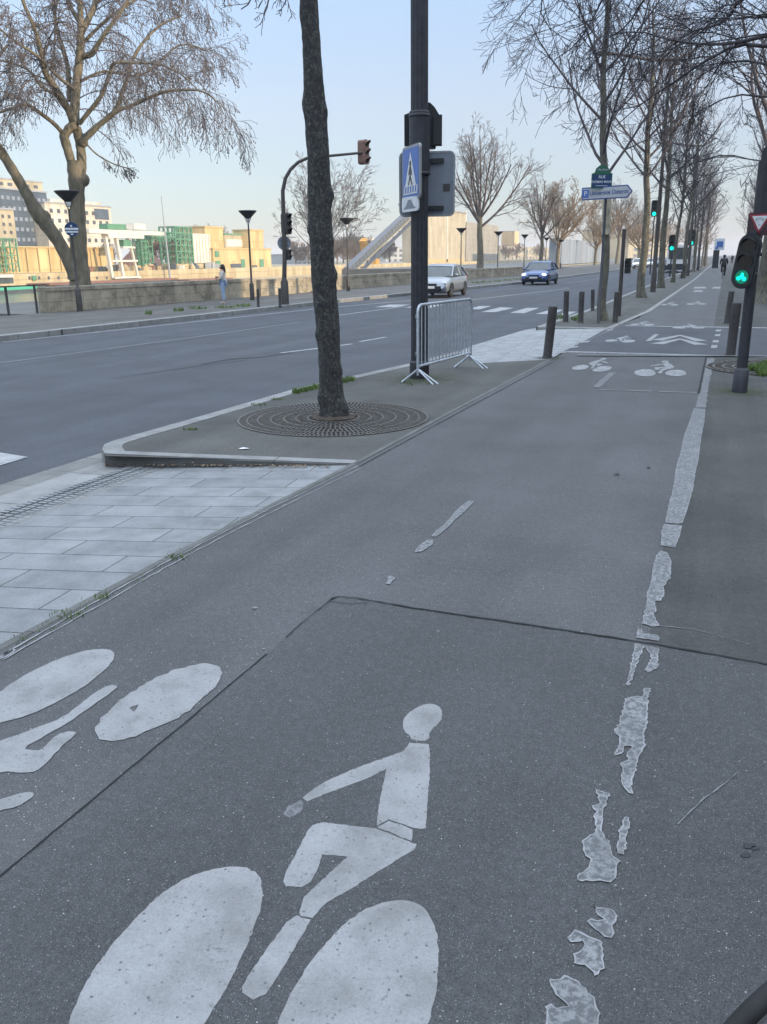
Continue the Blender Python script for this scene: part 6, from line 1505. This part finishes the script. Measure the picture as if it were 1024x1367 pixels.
# conveyor
cv = thing('conveyor', 'long inclined loading conveyor rising behind the fluted column', 'conveyor'); X = XB+2
def XP(px, py, dx=0): return Vector((X+dx, colY(px, X+dx), upz(px, py, (X+dx, colY(px, X+dx)))))
A, B = XP(465,366), XP(553,286); g = MB(); g.bar(A, B, 3., .35); g.build('belt', ['belt_yellow'], cv)
A2, B2 = XP(462,362), XP(547,283); g = MB(); g.bar(A2, B2, 3.2, 3.); g.build('gallery', ['gallery_grey'], cv)
for k_ in range(20): g = MB(); p0 = A2.lerp(B2, (k_+.2)/20)+Vector((1.7,0,0)); g.box(p0, (.1,3.,1.9)); g.build('window', ['window_dark'], cv)
A3, B3 = XP(473,370), XP(553,293); g = MB(); g.bar(A3, B3, 2.4, .4)
for k_ in range(10): g.bar(A3.lerp(B3, k_/10), A.lerp(B, (k_+.5)/10), .35)
g.build('truss', ['gallery_grey'], cv)
for a_ in ((458,372,465,358),(472,372,466,356)): g = MB(); g.bar(XP(a_[0],a_[1]), XP(a_[2],a_[3]), .7); g.build('support_leg', ['steel_white'], cv)
# orange machine
ex = thing('excavator', 'orange crane arm machine beside the conveyor', 'excavator'); X = XB-6
g = MB(); g.bar(XP(488,340), XP(485,320), 3.); g.bar(XP(485,320), XP(490,330), 2.2); g.build('upper_arm', ['excavator_orange'], ex)
g = MB(); g.bar(XP(497,366), XP(499,349), 4.5); g.bar(XP(499,349), XP(503,350), 3.); g.build('mast_body', ['excavator_orange'], ex); X = XB+2
building('low grey shed behind the conveyor', 508, 540, 352, 366, XB-10, 10, 'bld_grey', 2, 1, 'window_dark', (.5,.7), name='shed')
g = MB(); fbox(g, 488, 540, 364, 369, XB-1, 3); tag(g.build('net_fence', ['steel_green']), 'low pale green fence at the foot of the conveyor', 'fence')
building('far grey block left of the fluted column', 515, 560, 330, 352, XB-120, 20, 'bld_grey', 6, 3)
building('small bluish block far behind the thin tree', 395, 430, 340, 356, XB-100, 20, 'bld_grey', 5, 2)
building('pale far block beyond the brown tree belt', 488, 512, 318, 340, XB-140, 20, 'bld_white', 4, 3)
# cream lit building; the shade on its end is painted in as greige
X = XB-5; cbld = thing('building', 'tall cream sunlit building right of the fluted column, shade on its end put in as greyer colour', 'building')
g = MB(); fbox(g, 552, 622, 280, 376, X, 7); g.build('wall', ['bld_cream'], cbld)
g = MB(); fbox(g, 622.2, 664, 299, 376, X+1, 6); g.build('shaded_wing', ['bld_cream_shade'], cbld)
g = MB(); fbox(g, 566, 567.5, 280, 366, X+.3, .5); fbox(g, 596, 598, 284, 366, X+.3, .5); fbox(g, 620.5, 622, 280, 366, X+.3, .5); g.build('pilaster', ['bld_white'], cbld)
g = MB(); fbox(g, 553, 620, 346, 352, X+.3, .6); g.build('lower_band', ['hoard_line'], cbld)
g = MB(); fbox(g, 551, 623, 277.5, 280, X+1, 9); g.build('roof', ['roof_zinc'], cbld)
building('small orange brick tower behind the trees', 686, 692, 309, 322, XB-60, 15, 'hoard_sand', 0, 0, name='building')
building('far row of pale houses behind the lamps', 668, 735, 330, 350, XB-40, 20, 'bld_cream', 14, 2, 'window_dark', (.4,.4))
# blue grey warehouse on the near bank, far along
X = -34.; wh_ = thing('warehouse', 'long blue grey shed with a yellow lower wall beyond the golden tree', 'warehouse'); g = MB(); fbox(g, 742, 812, 322, 351, X, 1.5); g.build('wall', ['bld_bluegrey'], wh_)
g = MB(); fbox(g, 752, 812, 352, 361, X+4.5, 1.); g.build('low_wall', ['quay_stone'], wh_)
# rusty haze of terrace blocks beyond the path end
building('distant pale apartment block closing the street', 838, 905, 318, 352, -60, 30, 'bld_cream', 10, 5, 'window_dark', (.4,.5))
# shade-giving apartment row along the right side of the street (behind and beside the camera)
def street_block(label, y0, y1, h, floors, x0=18.5, depth=16):
    o = thing('apartment_building', label, 'building'); g = MB(); g.box((x0+depth/2,(y0+y1)/2,h/2-.1),(depth,y1-y0,h+.2)); g.build('wall', ['brick_facade'], o)
    g = MB(); g.box((x0+depth/2,(y0+y1)/2,h+.35),(depth+.5,y1-y0-.1,.5)); g.build('roof', ['roof_zinc'], o)
    nx = int((y1-y0)/5)
    for i in range(floors):
        for j in range(nx):
            if i*nx+j < 99: g = MB(); g.box((x0-.02, y0+(y1-y0)*(j+.5)/nx, h/floors*(i+.55)), (.08,1.3,h/floors*.55)); g.build('window', ['window_dark'], o)
    return o
street_block('long stone apartment row behind the viewer along the right pavement', -110, 27, 13, 3)
street_block('low block added between the apartment rows to let a sun beam through', 27.1, 41, 4.3, 1)  # unseen low block, its height chosen so sun reaches the road
street_block('shade-giving stone apartment row farther along the right pavement', 41.1, 125, 13, 4)

# ------------------------------------------------------------------ air: one closed box of thin even haze
hz = newmat('haze_air')[0]; hn = hz.node_tree; hn.nodes.clear(); ho = hn.nodes.new('ShaderNodeOutputMaterial'); hv = hn.nodes.new('ShaderNodeVolumePrincipled')
hv.inputs['Color'].default_value = (.93,.95,1.,1); hv.inputs['Density'].default_value = .00022; hv.inputs['Anisotropy'].default_value = 0.
hn.links.new(hv.outputs[0], ho.inputs['Volume'])
g = MB(); g.box((-1400, 1550, (ZW-3+46)/2), (8200, 4200, 46-(ZW-3))); hb_ = tag(g.build('haze', ['haze_air']), kind='stuff')

# ================================================================== LIGHT
SUN_EL, SUN_AZ = 10., 101.
sd = Vector((math.sin(R(SUN_AZ))*math.cos(R(SUN_EL)), math.cos(R(SUN_AZ))*math.cos(R(SUN_EL)), math.sin(R(SUN_EL))))
su = bpy.data.lights.new('sun', 'SUN'); su.energy = 2.6; su.angle = R(.5); su.color = (1., .80, .56)
so = bpy.data.objects.new('sun', su); col.objects.link(so); so.rotation_euler = sd.to_track_quat('Z', 'Y').to_euler()
w = bpy.data.worlds.new('World'); scene.world = w; w.use_nodes = True; nt = w.node_tree
bg = nt.nodes['Background']; sky = nt.nodes.new('ShaderNodeTexSky'); sky.sky_type = 'NISHITA'; sky.sun_disc = False
sky.sun_elevation = R(SUN_EL); sky.sun_rotation = R(SUN_AZ); sky.air_density = 1.0; sky.dust_density = .6; sky.ozone_density = 1.2; sky.altitude = 50
nt.links.new(sky.outputs[0], bg.inputs[0]); bg.inputs[1].default_value = .05
# added sky gradient: brightened overhead, out of view, to fill the shaded foreground
tc = nt.nodes.new('ShaderNodeTexCoord'); sp = nt.nodes.new('ShaderNodeSeparateXYZ'); nt.links.new(tc.outputs['Generated'], sp.inputs[0])
VK = 1.7
stops = [(0,(.22,.26,.40)),(.06,(.27,.31,.44)),(.15,(.38,.40,.53)),(.29,(.37,.50,.72)),(.45,(.85,1.0,1.25)),(.7,(1.9,2.15,2.5)),(1,(2.5,2.8,3.2))]
vr = ramp(nt, sp.outputs[2], [(p, tuple(x/2/VK for x in c)) for p, c in stops])
vn = N(nt, 'ShaderNodeTexNoise', Scale=1.6, Detail=5.0, Roughness=.55); mpv = nt.nodes.new('ShaderNodeMapping'); mpv.inputs['Scale'].default_value = (1,1,4); nt.links.new(tc.outputs['Generated'], mpv.inputs[0]); nt.links.new(mpv.outputs[0], vn.inputs['Vector'])
vc = mixc(nt, 1., vr, ramp(nt, vn.outputs[0], [(.3, (.94,.95,.96)), (.7, (1,1,1))]), 'MULTIPLY')
bg2 = nt.nodes.new('ShaderNodeBackground'); nt.links.new(vc, bg2.inputs[0]); bg2.inputs[1].default_value = VK
ad_ = nt.nodes.new('ShaderNodeAddShader'); nt.links.new(bg.outputs[0], ad_.inputs[0]); nt.links.new(bg2.outputs[0], ad_.inputs[1]); nt.links.new(ad_.outputs[0], nt.nodes['World Output'].inputs[0])
scene.view_settings.view_transform = 'Standard'; scene.view_settings.look = 'None'; scene.view_settings.exposure = 1.0; scene.view_settings.gamma = 1
scene.render.engine = 'CYCLES'
